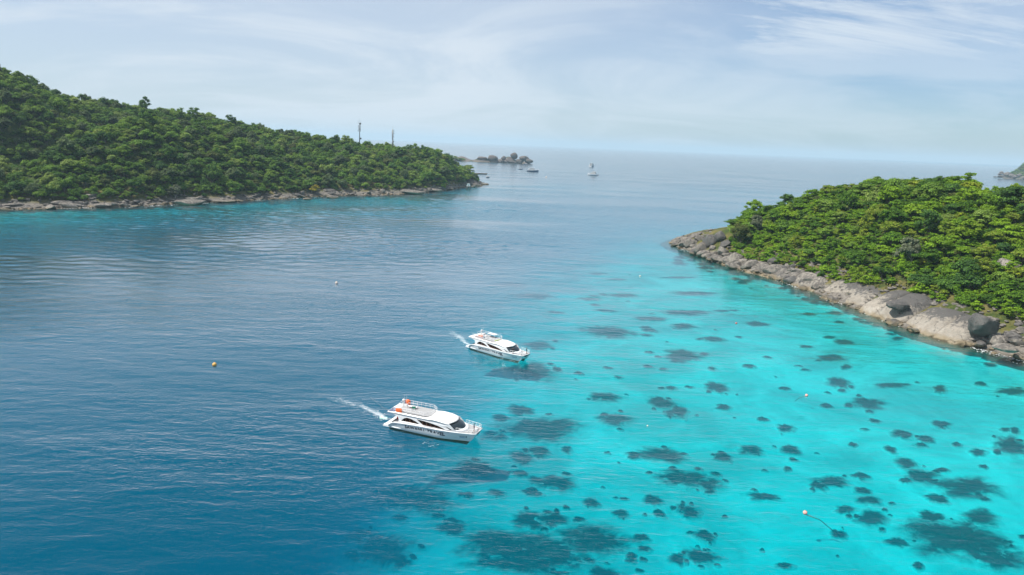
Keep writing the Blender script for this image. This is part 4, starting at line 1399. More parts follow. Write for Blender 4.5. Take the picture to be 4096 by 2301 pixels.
for cx, cy, r, lb in ((160, 200, 75, 'outer tree at the wooded end of the far islet'), (250, 195, 75, 'tallest green tree of the wooded end of the far islet'), (340, 205, 70, 'green tree at the wooded end, next to the islet rocks'), (90, 190, 60, 'green tree of the islet just showing behind the large island'),
                      (1035, 180, 44, 'green bush beside the crowning boulder of the islet'), (480, 240, 46, 'low bush between the wooded end and the islet rocks'), (710, 215, 46, 'green bush left of the big brown islet block'), (560, 232, 40, 'small green bush above the long islet slab'), (1130, 195, 36, 'dark bush under the crowning boulder of the islet')):
    p = far_pt(cx, cy + r * 0.7)
    s = proj(p)[2] / FPX / T3[2]
    tree('broadleaf_tree' if r > 50 else 'bush', random.choice(T_LEFT), (p[0], p[1] + 4, p[2] - r * s * 0.2), r * s, 0.72, lb, 'tree' if r > 50 else 'bush', 'trees and bushes of the far islet')

FI = G(4000, 714)
FD = np.linalg.norm(FI[:2])
pts_f, val_f = [], []
for sx, zpx in ((3960, -25), (3985, 0), (4030, 12), (4050, 22), (4096, 62), (4160, 120), (4260, 160), (4400, 180), (4600, 150)):
    p = at_dist(sx, 712, FD + 60)
    z = zpx * FD / FPX - (16 if zpx > 15 else 0)
    for off, k in ((-55, 0.0), (0, 0.75), (120, 1.0), (320, 0.6), (520, 0.0), (-110, -0.3)):
        u = p[:2] / np.linalg.norm(p[:2])
        pts_f.append(p[:2] + u * off)
        val_f.append(z * k if z > 0 and k >= 0 else -12)
far_h = TPS(pts_f, val_f, 1e-2)
b0 = FI[:2]
terrain('far_hill', far_h, b0[0] - 80, b0[0] + 620, b0[1] - 420, b0[1] + 520, 14.0, 4.0)
fp = plant_points(far_h, b0[0] - 80, b0[0] + 560, b0[1] - 420, b0[1] + 450, 9.0, 12.0)
scatter('far_hill_forest', [(p[0], p[1], p[2] - 1, random.uniform(5, 7.5), 0.55) for p in fp], T_LEFT[:4], 'green forest on the distant island hill at the frame edge', 'forest')
T9 = (3950, 630, 13.16)
for cx, cy, hw, hh, lb in ((740, 780, 105, 40, 'dark flat cap rock at the tip of the distant island'), (760, 850, 170, 40, 'pale rock under the dark cap rock'), (630, 900, 90, 45, 'dark boulder below the pale cap rock'), (430, 1030, 120, 28, 'tan low rock at the tip of the distant island'),
                       (760, 1000, 230, 70, 'pale sloping slab of the distant island'), (1050, 900, 190, 110, 'dark striped rock mass of the distant island'), (1250, 960, 160, 90, 'pale wedge of rock on the distant shore'), (1150, 1090, 280, 40, 'whitish rock band at the distant waterline'),
                       (1480, 1010, 200, 80, 'grey rock shelf of the distant shore'), (1650, 940, 150, 80, 'purple grey rock below the distant forest'), (1760, 1120, 170, 50, 'pale block at the frame edge of the distant shore'), (1350, 1080, 160, 50, 'cream rock low on the distant shore'),
                       (1900, 1080, 140, 80, 'grey block cut by the frame edge on the distant shore')):
    p = at_dist(T9[0] + cx / T9[2], T9[1] + cy / T9[2], FD - 6)
    s = proj(p)[2] / FPX / T9[2]
    boulder(random.choice(RKF), p, (hw * s, hw * s * .8, hh * s * 1.1), (0, random.uniform(-.2, .1), 0), lb, 'rocks of the distant island')


# ------------------------------------------------------------------ people
def person(name, loc, rz, label, top, bottom, pose='stand', hgt=1.7, sleeve=True):
    """one continuous body grown over a posed skeleton; hair is a child"""
    sc = hgt / 1.7
    J = {'pel': (0, 0, .93), 'sp': (0, .01, 1.15), 'ch': (0, 0, 1.36), 'nk': (0, .01, 1.48), 'hd': (0, .03, 1.60), 'cr': (0, .02, 1.68)}
    ed = [('pel', 'sp'), ('sp', 'ch'), ('ch', 'nk'), ('nk', 'hd'), ('hd', 'cr')]
    rr = {'pel': (.15, .11), 'sp': (.135, .10), 'ch': (.165, .11), 'nk': (.055, .055), 'hd': (.085, .10), 'cr': (.05, .06)}
    for s, S in ((-1, 'r'), (1, 'l')):
        sit = pose == 'sit'
        kn = (s * .13, .42, .90) if sit else (s * .11, .02 + .03 * s, .50)
        an = (s * .13, .44, .48) if sit else (s * .12, -.02 + .03 * s, .09)
        J.update({'hp' + S: (s * .09, 0, .90), 'kn' + S: kn, 'an' + S: an, 'to' + S: (an[0], an[1] + .15, an[2] - .055),
                  'sh' + S: (s * .19, 0, 1.40), 'el' + S: (s * .27, -.02, 1.13), 'wr' + S: (s * .24, .14, .93), 'ha' + S: (s * .22, .20, .86)})
        ed += [('pel', 'hp' + S), ('hp' + S, 'kn' + S), ('kn' + S, 'an' + S), ('an' + S, 'to' + S), ('ch', 'sh' + S), ('sh' + S, 'el' + S), ('el' + S, 'wr' + S), ('wr' + S, 'ha' + S)]
        rr.update({'hp' + S: (.095, .095), 'kn' + S: (.06, .06), 'an' + S: (.04, .045), 'to' + S: (.04, .03), 'sh' + S: (.062, .062), 'el' + S: (.042, .042), 'wr' + S: (.03, .032), 'ha' + S: (.035, .022)})
    ks = list(J)
    me = bpy.data.meshes.new(name)
    me.from_pydata([J[k] for k in ks], [(ks.index(a), ks.index(b)) for a, b in ed], [])
    o = bpy.data.objects.new(name, me)
    COL.objects.link(o)
    o.modifiers.new('skin', 'SKIN')
    sv = me.skin_vertices[0].data if me.skin_vertices else None
    if sv is None:
        bm = bmesh.new(); bm.from_mesh(me); bm.verts.layers.skin.verify(); bm.to_mesh(me); bm.free()
        sv = me.skin_vertices[0].data
    for i, k in enumerate(ks):
        sv[i].radius = rr[k]
        sv[i].use_root = (k == 'pel')
    o.modifiers.new('sub', 'SUBSURF').levels = 2
    dg = bpy.context.evaluated_depsgraph_get()
    nm = bpy.data.meshes.new_from_object(o.evaluated_get(dg))
    bpy.data.objects.remove(o)
    for m_ in (M['skin'], top, bottom, M['hair']):
        nm.materials.append(m_)
    for p in nm.polygons:
        c = p.center
        mi = 0
        arm = abs(c.x) > .21 and c.z < 1.33
        if .86 < c.z < 1.46 and (not arm or (sleeve and c.z > 1.0)):
            mi = 1
        elif (.52 if pose == 'stand' else .60) < c.z <= .95 and not (abs(c.x) > .19):
            mi = 2
        elif c.z > 1.64 or (c.z > 1.55 and c.y < 0.0):
            mi = 3
        p.material_index = mi
        p.use_smooth = True
    ob = link(name, nm)
    ob.location, ob.rotation_euler, ob.scale = Vector(loc), (0, 0, rz), (sc, sc, sc)
    return tag(ob, label, 'person')


# ------------------------------------------------------------------ the two tour boats
def beam(x):
    return 2.6 if x < 1.5 else 2.6 - 1.1 * ((x - 1.5) / 7.4) ** 1.7


def sheer(x):
    t = (x + 8.6) / 17.5
    return 1.42 + 0.46 * math.sin(min(1.0, t * 1.9) * math.pi / 2) + 0.12 * t ** 3 - (0.75 * max(0, (-7.4 - x) / 1.2) ** 1.6 if x < -7.4 else 0)


def side_y(x, z):
    """hull side half breadth at height z"""
    zg = sheer(x)
    t = max(0.0, min(1.0, z / zg))
    return beam(x) * (0.90 + 0.10 * t ** 0.7)


def text_mesh(body, size, bold=0.0):
    cu = bpy.data.curves.new('lettering', 'FONT')
    cu.body, cu.size, cu.offset, cu.resolution_u = body, size, bold, 3
    cu.space_character = 1.06
    ob = bpy.data.objects.new('lettering', cu)
    COL.objects.link(ob)
    dg = bpy.context.evaluated_depsgraph_get()
    dg.update()
    me = bpy.data.meshes.new_from_object(ob.evaluated_get(dg))
    bpy.data.objects.remove(ob)
    return me


def hull_text(body, x0, x1, z0, hgt, mat, root, name='lettering', bold=0.0, side=-1):
    me = text_mesh(body, 1.0, bold)
    co = np.array([v.co[:] for v in me.vertices])
    w = co[:, 0].max() - co[:, 0].min()
    hh = 0.73
    bm = bmesh.new()
    bm.from_mesh(me)
    bmesh.ops.triangulate(bm, faces=bm.faces[:])
    mnx = co[:, 0].min()
    for v in bm.verts:
        f = (v.co.x - mnx) / w
        x = x0 + (x1 - x0) * f
        z = z0 + v.co.y / hh * hgt + 0.06 * (x - x0) / 3.0
        v.co = (x, side * (side_y(x, z) + 0.012), z)
    bm.to_mesh(me)
    bm.free()
    me.materials.append(mat)
    return link(name, me, root)


def rail(points, hgt, levels, step, root, name='railing', r=0.035, mat='white_rail'):
    mb = MB()
    pts_ = [Vector(p) for p in points]
    for l in levels:
        mb.tube([p + Vector((0, 0, hgt * l)) for p in pts_], r if l == 1 else r * 0.75, 6)
    for a, b in zip(pts_[:-1], pts_[1:]):
        n = max(1, round((b - a).length / step))
        for i in range(n):
            p = a.lerp(b, i / n)
            mb.tube([p, p + Vector((0, 0, hgt))], r * 0.8, 5)
    mb.tube([pts_[-1], pts_[-1] + Vector((0, 0, hgt))], r * 0.8, 5)
    return mb.build(name, M[mat], root, True)


def side_panel_y(x, z):
    return min(2.36, beam(x) - 0.16) - 0.10 * (z - 1.6)


def roof_z(x):
    if x < -0.3:
        return 3.52 - 0.10 * max(0, (-7.6 - x) / 1.3)
    return 3.52 + 0.12 * math.sin(min(1, (x + 0.3) / 1.2) * 1.57) - 0.40 * max(0, (x - 0.3) / 4.3) ** 1.7


def tour_boat(loc, heading, label, far=False):
    root = empty('tour_boat', loc, heading)
    root.scale = (1, 1, 0.91)
    tag(root, label, 'boat', 'white tour catamarans')
    # hull: stations
    rows_p, prof_n = [], 8
    NS = 34
    mb = MB()
    for sgn in (1, -1):
        rows = []
        for i in range(NS + 1):
            s = i / NS
            row = []
            for k in range(prof_n):
                xe = {0: 8.9, 1: 8.86, 2: 8.2, 3: 7.65, 4: 7.1, 5: 7.5, 6: 8.2, 7: 8.7}[k]
                xs = -8.6
                x = xs + (xe - xs) * s
                b = beam(x)
                zg = sheer(x)
                pinch = max(0.0, (s - 0.62) / 0.38) ** 1.6
                if k == 0:
                    y, z = b, zg
                elif k == 1:
                    y, z = b * 0.995, zg - 0.13
                elif k == 2:
                    y, z = b * 0.955, 0.62
                elif k == 3:
                    y, z = b * 0.90, 0.10
                elif k == 4:
                    y, z = b * 0.74, -0.65
                elif k == 5:
                    y, z = b * 0.56, 0.10
                elif k == 6:
                    y, z = b * 0.50, 0.62
                else:
                    y, z = 0.0, 0.85 + 0.5 * pinch
                if 2 <= k <= 6:
                    y = y * (1 - pinch) + (1.22 if k != 2 else 1.34) * pinch
                row.append((x, sgn * y, z))
            rows.append(row)
        n = prof_n
        o = len(mb.v)
        mb.v += [tuple(map(float, p)) for r_ in rows for p in r_]
        for i in range(NS):
            for k in range(n - 1):
                q = [o + i * n + k, o + (i + 1) * n + k, o + (i + 1) * n + k + 1, o + i * n + k + 1]
                mb.f.append(tuple(q if sgn < 0 else reversed(q)))
                mb.m.append(1 if k in (3, 4) else 0)
        cap = [o + k for k in range(n)]
        mb.f.append(tuple(cap if sgn < 0 else reversed(cap)))
        mb.m.append(0)
        cap = [o + NS * n + k for k in range(n)]
        mb.f.append(tuple(reversed(cap) if sgn < 0 else cap))
        mb.m.append(0)
    mb.build('hull', [M['white'], M['boot']], root, True, 30)
    # deck and rub rails
    dk = MB()
    rows = []
    for i in range(31):
        x = -8.3 + 17.15 * i / 30
        rows.append([(x, y * (beam(x) - 0.06), sheer(x) - 0.05) for y in (-1, -0.5, 0, 0.5, 1)])
    dk.grid(rows)
    dk.build('deck', M['deckgrey'], root, True)
    for sgn in (1, -1):
        MB().tube([(x, sgn * (beam(x) + 0.02), sheer(x) + 0.01) for x in np.linspace(-8.55, 8.9, 30)], 0.085, 8).build('rub_rail', M['white_rail'], root, True)
        MB().tube([(x, sgn * (side_y(x, 0.42) + 0.015), 0.40) for x in np.linspace(-8.1, -5.8, 8)], [0.02, .09, .11, .11, .11, .10, .07, .02], 8).build('stern_fender', M['white'], root, True)
    MB().tube([(8.9, y, sheer(8.9) + .01) for y in np.linspace(-1.5, 1.5, 6)], 0.085, 8).build('bow_rail_cap', M['white_rail'], root, True)
    # swim platform and transom steps
    sp = MB()
    sp.box((-9.0, 0, 0.42), (1.5, 4.3, 0.16))
    for sgn in (1, -1):
        sp.box((-9.1, sgn * 1.95, 0.34), (1.5, 0.9, 0.36), taper=0.9)
    sp.build('swim_platform', M['white'], root)
    st = MB()
    for k in range(4):
        st.box((-8.3 + 0.32 * k, -1.35, 0.62 + 0.2 * k), (0.5, 1.3, 0.14))
    st.build('boarding_steps', M['white'], root)
    for y in (0.3, 0.75, 1.2):
        MB().tube([(-8.7, y, 0.5), (-8.75, y, 1.7), (-8.6, y, 1.95), (-8.35, y, 1.95), (-8.2, y, 1.7), (-8.2, y, 0.9)], 0.04, 6).build('handrail', M['white_rail'], root, True)
    ck = MB()
    ck.box((-7.3, 0, 1.30), (1.7, 4.2, 0.06))
    ck.build('cockpit_floor', M['dark'], root)
    # cabin sides with open windows
    def arch(xa, xb, zb, zt, n=14):
        pts_ = [(xa, zb)]
        for i in range(n + 1):
            t = i / n
            x = xa + (xb - xa) * t
            z = zb + (zt - zb) * (math.sin(min(1, t / 0.32) * math.pi / 2) if t < 0.32 else math.cos(((t - .32) / .68) * math.pi / 2) ** 0.85)
            pts_.append((x, max(z, zb + 0.005)))
        return pts_
    win_a = arch(-6.0, -2.0, 2.06, 2.92)
    win_b = [(-2.75, 3.02), (-1.4, 2.97), (0.2, 2.82), (1.7, 2.58), (2.8, 2.30), (3.25, 2.12), (2.9, 2.06), (1.2, 2.07), (-0.6, 2.08), (-1.35, 2.10)]
    win_c = [(3.05, 2.80), (3.65, 2.68), (4.75, 2.20), (4.15, 2.16)]
    outer = [(-6.6, sheer(-6.6)), (-6.45, 2.2), (-6.75, 2.9), (-8.6, 3.32), (-8.6, 3.40)]
    outer += [(x, roof_z(x) - 0.06) for x in np.linspace(-8.2, 4.0, 22)] + [(5.25, 2.06), (5.35, sheer(5.3))]
    outer += [(x, sheer(x)) for x in np.linspace(5.0, -6.2, 24)]
    for sgn in (-1, 1):
        loops = [[Vector((x, z, 0)) for x, z in lp] for lp in (outer, win_a, win_b, win_c)]
        flat = [p for lp in loops for p in lp]
        tris = tessellate_polygon(loops)
        wl = MB()
        wl.add([(p.x, sgn * side_panel_y(p.x, p.y), p.y) for p in flat], [t for t in tris])
        o = wl.build('cabin_side', M['white'], root)
        md = o.modifiers.new('thickness', 'SOLIDIFY')
        md.thickness, md.offset = 0.05, 0
        gp = [(x, sgn * (side_panel_y(x, z) - 0.035), z) for x, z in win_c]
        MB().add(gp, [tuple(range(4))]).build('quarter_window', M['glass'], root)
        wf = MB()
        wf.tube([(x, sgn * (side_panel_y(x, z) + 0.02), z) for x, z in [(-6.2, 1.98), (-1.2, 2.0)]], 0.045, 6)
        wf.build('window_sill', M['white_rail'], root)
    # interior
    fl = MB()
    fl.box((-0.6, 0, 1.62), (11.6, 4.2, 0.06))
    fl.build('cabin_floor', M['interior'], root)
    MB().box((-6.4, 0, 2.4), (0.08, 4.2, 1.5)).build('aft_bulkhead', M['interior'], root)
    stm = MB()
    stm.box((0, 0, 0.22), (0.5, 0.95, 0.16)).box((-0.26, 0, 0.62), (0.14, 0.95, 0.85), taper=0.86).box((-0.26, 0, 1.10), (0.12, 0.40, 0.2))
    seat_me = stm.mesh('seat', M['seat'])
    for i in range(9):
        for y in (-1.6, 1.6):
            s_ = link('seat', seat_me, root)
            s_.location = (-4.9 + i * 0.88, y, 1.66)
    # roof
    rf = MB()
    rows = []
    xs = list(np.linspace(-8.9, -8.3, 4)) + list(np.linspace(-7.8, 4.55, 26))
    for x in xs:
        row = []
        for j in range(13):
            v = -1 + 2 * j / 12
            hb = side_panel_y(min(x, 4.2), 3.5) + 0.14
            xx = x - (0.95 * v * v * max(0, (x - 0.5) / 4.05) ** 2)
            z = roof_z(x) + 0.14 * (1 - abs(v) ** 2.4) * (0.25 if x < -0.5 else 1.0) - 0.10 * abs(v) ** 8
            row.append((xx, v * hb, z))
        rows.append(row)
    rf.grid(rows)
    o = rf.build('roof', M['roofwhite'], root, True, 50)
    md = o.modifiers.new('thickness', 'SOLIDIFY')
    md.thickness, md.offset = 0.12, -1
    # windscreen and cowl
    ws, cw = [], []
    top, mid, low = [], [], []
    for j in range(15):
        v = -1 + 2 * j / 14
        top.append(Vector((4.42 - 0.92 * v * v, v * 1.98, 3.22 - 0.06 * v * v)))
        mid.append(Vector((6.05 - 1.15 * v * v, v * 2.10, 2.24 - 0.04 * v * v)))
        low.append(Vector((6.75 - 1.35 * v * v, v * 2.16, sheer(6.2) - 0.03)))
    for k in range(6):
        t = k / 5
        ws.append([a.lerp(b, t) + Vector((0.16, 0, 0.16)) * math.sin(t * math.pi) * 0.55 for a, b in zip(top, mid)])
    MB().grid(ws).build('windscreen', M['glass'], root, True)
    for k in range(5):
        t = k / 4
        cw.append([a.lerp(b, t) + Vector((0.14, 0, 0.12)) * math.sin(t * math.pi) for a, b in zip(mid, low)])
    MB().grid(cw).build('cowl', M['white'], root, True)
    for sgn in (-1, 1):
        a, b = (top[0], mid[0]) if sgn < 0 else (top[-1], mid[-1])
        MB().tube([a + Vector((0, 0, .03)), a.lerp(b, .5) + Vector((.09, 0, .10)), b + Vector((0, 0, .02))], 0.07, 6).build('windscreen_pillar', M['white'], root, True)
    # upper deck
    ud = MB()
    zc = 3.80
    ud.add([(-7.4, -1.95, zc), (-1.3, -1.95, zc), (-0.35, -1.1, zc + .03), (-0.35, 1.1, zc + .03), (-1.3, 1.95, zc), (-7.4, 1.95, zc)], [(0, 1, 2, 3, 4, 5)])
    ud.build('upper_deck', M['deckgrey'], root)
    y_ = 2.02
    zr = 3.74
    rail([(-7.7, -y_, zr), (-1.35, -y_, zr), (-0.25, -1.1, zr + .04), (-0.25, 1.1, zr + .04), (-1.35, y_, zr), (-7.7, y_, zr)], 0.95, (1, 0.52), 0.95, root)
    rail([(-7.7, y_, zr), (-7.7, -0.2, zr)], 0.95, (1, 0.5), 0.9, root)
    # bow rails
    for sgn in (1, -1):
        ptsb = [(x, sgn * (beam(x) - 0.12), sheer(x)) for x in (5.3, 6.0, 6.8, 7.6, 8.3, 8.72)]
        rail(ptsb, 0.92, (1, 0.5), 0.85, root)
    rail([(8.74, -1.35, sheer(8.7)), (8.74, -0.55, sheer(8.7))], 0.92, (1, .5), .8, root)
    rail([(8.74, 0.55, sheer(8.7)), (8.74, 1.35, sheer(8.7))], 0.92, (1, .5), .8, root)
    bt = MB()
    bt.box((8.0, 0.5, sheer(8) + 0.12), (0.8, 0.5, 0.3)).tube([(8.3, -0.3, sheer(8)), (8.3, -0.3, sheer(8) + 0.3)], 0.09, 8)
    bt.build('anchor_locker', M['white'], root)
    for y in (-1.1, 1.1):
        MB().tube([(8.2, y, sheer(8.2)), (8.2, y, sheer(8.2) + .22)], .06, 6).build('bollard', M['dark'], root)
    # solar panels, mast, aerials
    for y in ((-1.7, -0.75) if not far else ()):
        MB().box((-8.15, y, 3.62), (1.25, 0.85, 0.06)).build('solar_panel', M['solar'], root)
    ms = MB()
    ms.lathe((-7.55, 1.25, 3.5), [(0.22, 0), (0.16, .5), (.13, 1.1), (.20, 1.15), (.20, 1.22)], 8)
    mast = ms.build('mast', M['white'], root, True, 40)
    MB().lathe((-7.55, 1.25, 4.72), [(.02, 0), (.26, .05), (.30, .18), (.20, .34), (.02, .42)], 10).build('radar_dome', M['white'], mast, True)
    for dx in (0.25, 0.75):
        MB().tube([(-7.55 + dx, 1.0, 3.55), (-7.5 + dx, 1.0, 6.2)], 0.022, 5).build('aerial', M['white_rail'], root)
    MB().box((-6.95, 1.35, 3.85), (0.7, 0.9, 0.55), taper=.9).build('deck_locker', M['white'], root)
    # lettering on both sides
    for sgn in (-1, 1):
        if sgn < 0:
            hull_text('SAWANU', -5.05, -0.95, 0.74, 0.70, M['navy'], root, bold=0.046)
            hull_text('°', -0.80, -0.52, 0.80, 0.64, M['navy'], root, bold=0.012)
            hull_text('TRAVEL', -0.45, 3.25, 0.78, 0.70, M['navy'], root, bold=0.046)
            hull_text('เพนนี', 6.0, 6.95, 1.12, 0.28, M['navy'], root)
            hull_text('1' if far else '3', 7.08, 7.22 if far else 7.36, 1.08, 0.34, M['navy'], root, bold=0.02)
            hull_text('PENNEE', -7.9, -6.75, 1.02, 0.17, M['navy'], root)
            xs_ = np.linspace(6.0, 6.95, 6)
            MB().grid([[(x, -(side_y(x, z) + 0.012), z + 0.06 * (x - 6) / 3) for x in xs_] for z in (0.98, 1.05)]).build('name_underline', M['blue_print'], root)
    return root


def on_boat(root, p):
    return root.matrix_world @ Vector(p)


NEAR_HD, FAR_HD = rad(-21.5), rad(-40.0)


def boat_origin(bow_px, zb, xb, yb, hd):
    c = G(*bow_px, zb)
    return (c[0] - (xb * math.cos(hd) - yb * math.sin(hd)), c[1] - (xb * math.sin(hd) + yb * math.cos(hd)), 0.0)


near = tour_boat(boat_origin((1902, 1739), 1.80, 8.9, -1.5, NEAR_HD), NEAR_HD, 'nearer white tour catamaran with dark hull lettering and grey upper deck')
farb = tour_boat(boat_origin((2090.5, 1425), 1.80, 8.9, -1.5, FAR_HD), FAR_HD, 'farther white tour catamaran with one orange bundle and lime floats on its roof', True)
bpy.context.view_layer.update()


def lump(name, mat, root, c, s, label, cat, seed):
    bm = bmesh.new()
    bmesh.ops.create_icosphere(bm, subdivisions=3, radius=1)
    for v in bm.verts:
        p = v.co.copy()
        p = Vector([math.copysign(abs(q) ** 0.6, q) for q in p])
        v.co = p * (1 + 0.10 * mnoise.fractal(p * 2 + Vector((seed, 0, 0)), 1, 2, 3))
    me = bpy.data.meshes.new(name)
    bm.to_mesh(me)
    bm.free()
    me.materials.append(mat)
    me.polygons.foreach_set('use_smooth', [True] * len(me.polygons))
    o = link(name, me)
    o.location, o.scale, o.rotation_euler = on_boat(root, c), s, root.rotation_euler
    return tag(o, label, cat)


lump('life_jacket_bundle', M['orange'], near, (-6.9, 1.75, 4.20), (0.50, 0.33, 0.62), 'tall orange life jacket bundle at the far rail of the nearer boat', 'life jackets', 1)
lump('life_jacket_bundle', M['orange'], near, (-6.7, -1.85, 3.98), (0.70, 0.25, 0.40), 'low orange life jacket bundle at the near rail of the nearer boat', 'life jackets', 2)
lump('life_jacket_bundle', M['orange'], farb, (-5.6, -1.2, 4.02), (0.65, 0.42, 0.40), 'orange bundle lying on the roof of the farther boat', 'life jackets', 3)
for rt, dxs, wh in ((near, (-7.6, -7.2, -6.8), 'nearer'), (farb, (-7.4,), 'farther')):
    for i, dx in enumerate(dxs):
        lump('life_jacket', M['red'], rt, (dx, -0.6 + 0.7 * i, 1.66), (0.26, 0.28, 0.26), ('red life jacket nearest the transom in the %s boat stern', 'middle red life jacket in the %s boat stern', 'red life jacket by the cabin door in the %s boat stern')[i] % wh, 'life jacket', 7 + i).__setitem__('group', 'red life jackets in the %s stern' % wh)


def boat_thing(name, root, c, rz, label, cat):
    e = empty(name, on_boat(root, c), root.rotation_euler[2] + rz)
    return tag(e, label, cat)


b_ = boat_thing('deck_bench', near, (-5.2, 0.55, 3.66), 0.0, 'white tube frame bench on the upper deck of the nearer boat', 'bench')
MB().box((0, 0, 0.48), (1.9, 0.5, 0.06)).build('seat', M['white'], b_)
MB().tube([(-1, .26, 0), (-1, .26, .95), (1, .26, .95), (1, .26, 0)], .035, 6).build('back_frame', M['white_rail'], b_, True)
for sx in (-0.9, 0.9):
    MB().tube([(sx, -.22, 0), (sx, -.22, .47)], .03, 6).build('leg', M['dark'], b_)
b_ = boat_thing('sign_board', near, (-4.35, -0.45, 3.66), 0.35, 'small green and white board standing by the bench on the upper deck', 'sign board')
MB().box((0, 0, 0.78), (0.62, 0.05, 0.42)).build('green_panel', M['green'], b_)
MB().box((0, 0, 0.36), (0.62, 0.05, 0.40)).build('white_panel', M['cloth_white'], b_)
for sx in (-.34, .34):
    MB().tube([(sx, 0, 0), (sx, 0, 1.0)], .03, 6).build('post', M['dark'], b_)
b_ = boat_thing('float_board', near, (-11.8, 0.9, 0.10), 0.25, 'pale mint green float towed behind the nearer boat', 'float')
MB().box((0, 0, 0), (1.35, 0.85, 0.12)).build('foam_slab', M['mint'], b_)
MB().tube([(.68, 0, .02), (1.4, -.1, .0), (2.3, -.2, .35)], .02, 5).build('tow_rope', M['rope'], b_)
# roof clutter of the farther boat
b_ = boat_thing('roof_banner', farb, (-5.3, -2.06, 3.72), 0.0, 'white banner with red lettering along the roof rail of the farther boat', 'banner')
MB().box((0, 0, 0.3), (2.6, 0.03, 0.6)).build('cloth', M['cloth_white'], b_)
tm = text_mesh('SAWANU TRAVEL', 0.30, 0.008)
tm.materials.append(M['red'])
to = link('lettering', tm, b_)
to.location, to.rotation_euler = (-1.22, -0.022, 0.20), (rad(90), 0, 0)
b_ = boat_thing('crate_stack', farb, (-4.35, -0.6, 3.66), 0.0, 'white and blue crates stacked beside the orange bundle', 'crates')
for i, (dx, dz, m_) in enumerate(((-.35, .2, 'hullblue'), (.35, .2, 'cloth_white'), (0, .6, 'cloth_white'))):
    MB().box((dx, 0, dz), (.62, .5, .38)).build('crate', M[m_], b_)
b_ = boat_thing('deck_canopy', farb, (-3.6, 1.1, 3.66), 0.0, 'small white canopy on the roof of the farther boat', 'canopy')
MB().box((0, 0, 1.0), (2.6, 1.3, 0.07)).build('canopy_top', M['cloth_white'], b_)
for sx in (-1.2, 1.2):
    for sy in (-.55, .55):
        MB().tube([(sx, sy, 0), (sx, sy, 1.0)], .03, 6).build('post', M['white_rail'], b_)
for i in range(3):
    b_ = boat_thing('foam_float', farb, (-0.62 + 0.02 * i, -0.85 + 0.62 * i, 3.90), 0.1, ('lime foam float nearest the lettered side, front roof rail of the farther boat', 'middle one of three lime foam floats on the farther boat roof', 'lime foam float farthest from the lettered side of the farther boat')[i], 'float')
    b_['group'] = 'lime floats on the farther boat'
    MB().tube([(0, -.28, 0), (0.02, 0, .06), (0, .28, 0)], [.10, .14, .10], 8).build('foam_body', M['yellow'], b_, True)
    MB().box((0, 0, .02), (.34, .05, .34)).build('strap', M['cloth_white'], b_)

zb = sheer(7.6) - 0.05
person('person', on_boat(near, (8.15, -0.55, zb)), NEAR_HD - rad(70), 'person in a navy shirt and dark shorts standing on the bow of the nearer boat', M['cloth_navy'], M['cloth_dark'])
person('person', on_boat(farb, (8.35, 0.65, zb)), FAR_HD - rad(60), 'person in black standing in the bow corner of the farther boat', M['cloth_dark'], M['cloth_dark'])
person('person', on_boat(farb, (5.9, -1.75, zb - 0.02)), FAR_HD + rad(10), 'person in dark clothes standing beside the windscreen of the farther boat', M['cloth_dark'], M['cloth_dark'], hgt=1.55)
person('person', on_boat(near, (-5.6, -1.45, 1.25)), NEAR_HD, 'person in a white shirt sitting at the rear window of the nearer boat', M['cloth_white'], M['cloth_dark'], 'sit')
person('person', on_boat(farb, (-4.9, -1.55, 1.25)), FAR_HD, 'person in a white shirt at the rear window of the farther boat', M['cloth_white'], M['cloth_navy'], 'sit')
person('person', on_boat(farb, (-4.1, -1.6, 1.25)), FAR_HD, 'person in a navy shirt at the rear window of the farther boat', M['cloth_navy'], M['cloth_navy'], 'sit')
person('person', on_boat(farb, (-7.9, 0.8, 1.28)), FAR_HD, 'person in black standing in the open stern of the farther boat', M['cloth_dark'], M['cloth_navy'])


# foam: small torn flecks of white water
def fleck(mb, x, y, s, z=0.03):
    k = random.randint(5, 8)
    a0 = random.uniform(0, 6.28)
    st = random.uniform(0.3, 0.9)
    pts_ = []
    for i in range(k):
        a = a0 + 6.28 * i / k
        r = s * random.uniform(0.4, 1.0)
        u, v = r * math.cos(a), r * math.sin(a) * st
        pts_.append((x + u * math.cos(a0) - v * math.sin(a0), y + u * math.sin(a0) + v * math.cos(a0), z + random.uniform(-.005, .03)))
    mb.add(pts_, [tuple(range(k))])


fm = MB()


def wake(path, n, w0, w1, s0, s1):
    P = [G(*p)[:2] for p in path]
    for _ in range(n):
        t = random.random() ** 1.25
        f = t * (len(P) - 1)
        i = min(int(f), len(P) - 2)
        b = P[i] * (1 - (f - i)) + P[i + 1] * (f - i)
        d = P[i + 1] - P[i]
        d = d / np.linalg.norm(d)
        w = w0 + (w1 - w0) * t
        off = random.gauss(0, 0.45) * w
        if fnoise((b[0] * 1.3, b[1] * 1.3 + off, 2), 0.5, 3) < -0.15 + 0.35 * t:
            continue
        fleck(fm, b[0] - d[1] * off, b[1] + d[0] * off, (s0 + (s1 - s0) * t) * random.uniform(.4, 1.2))


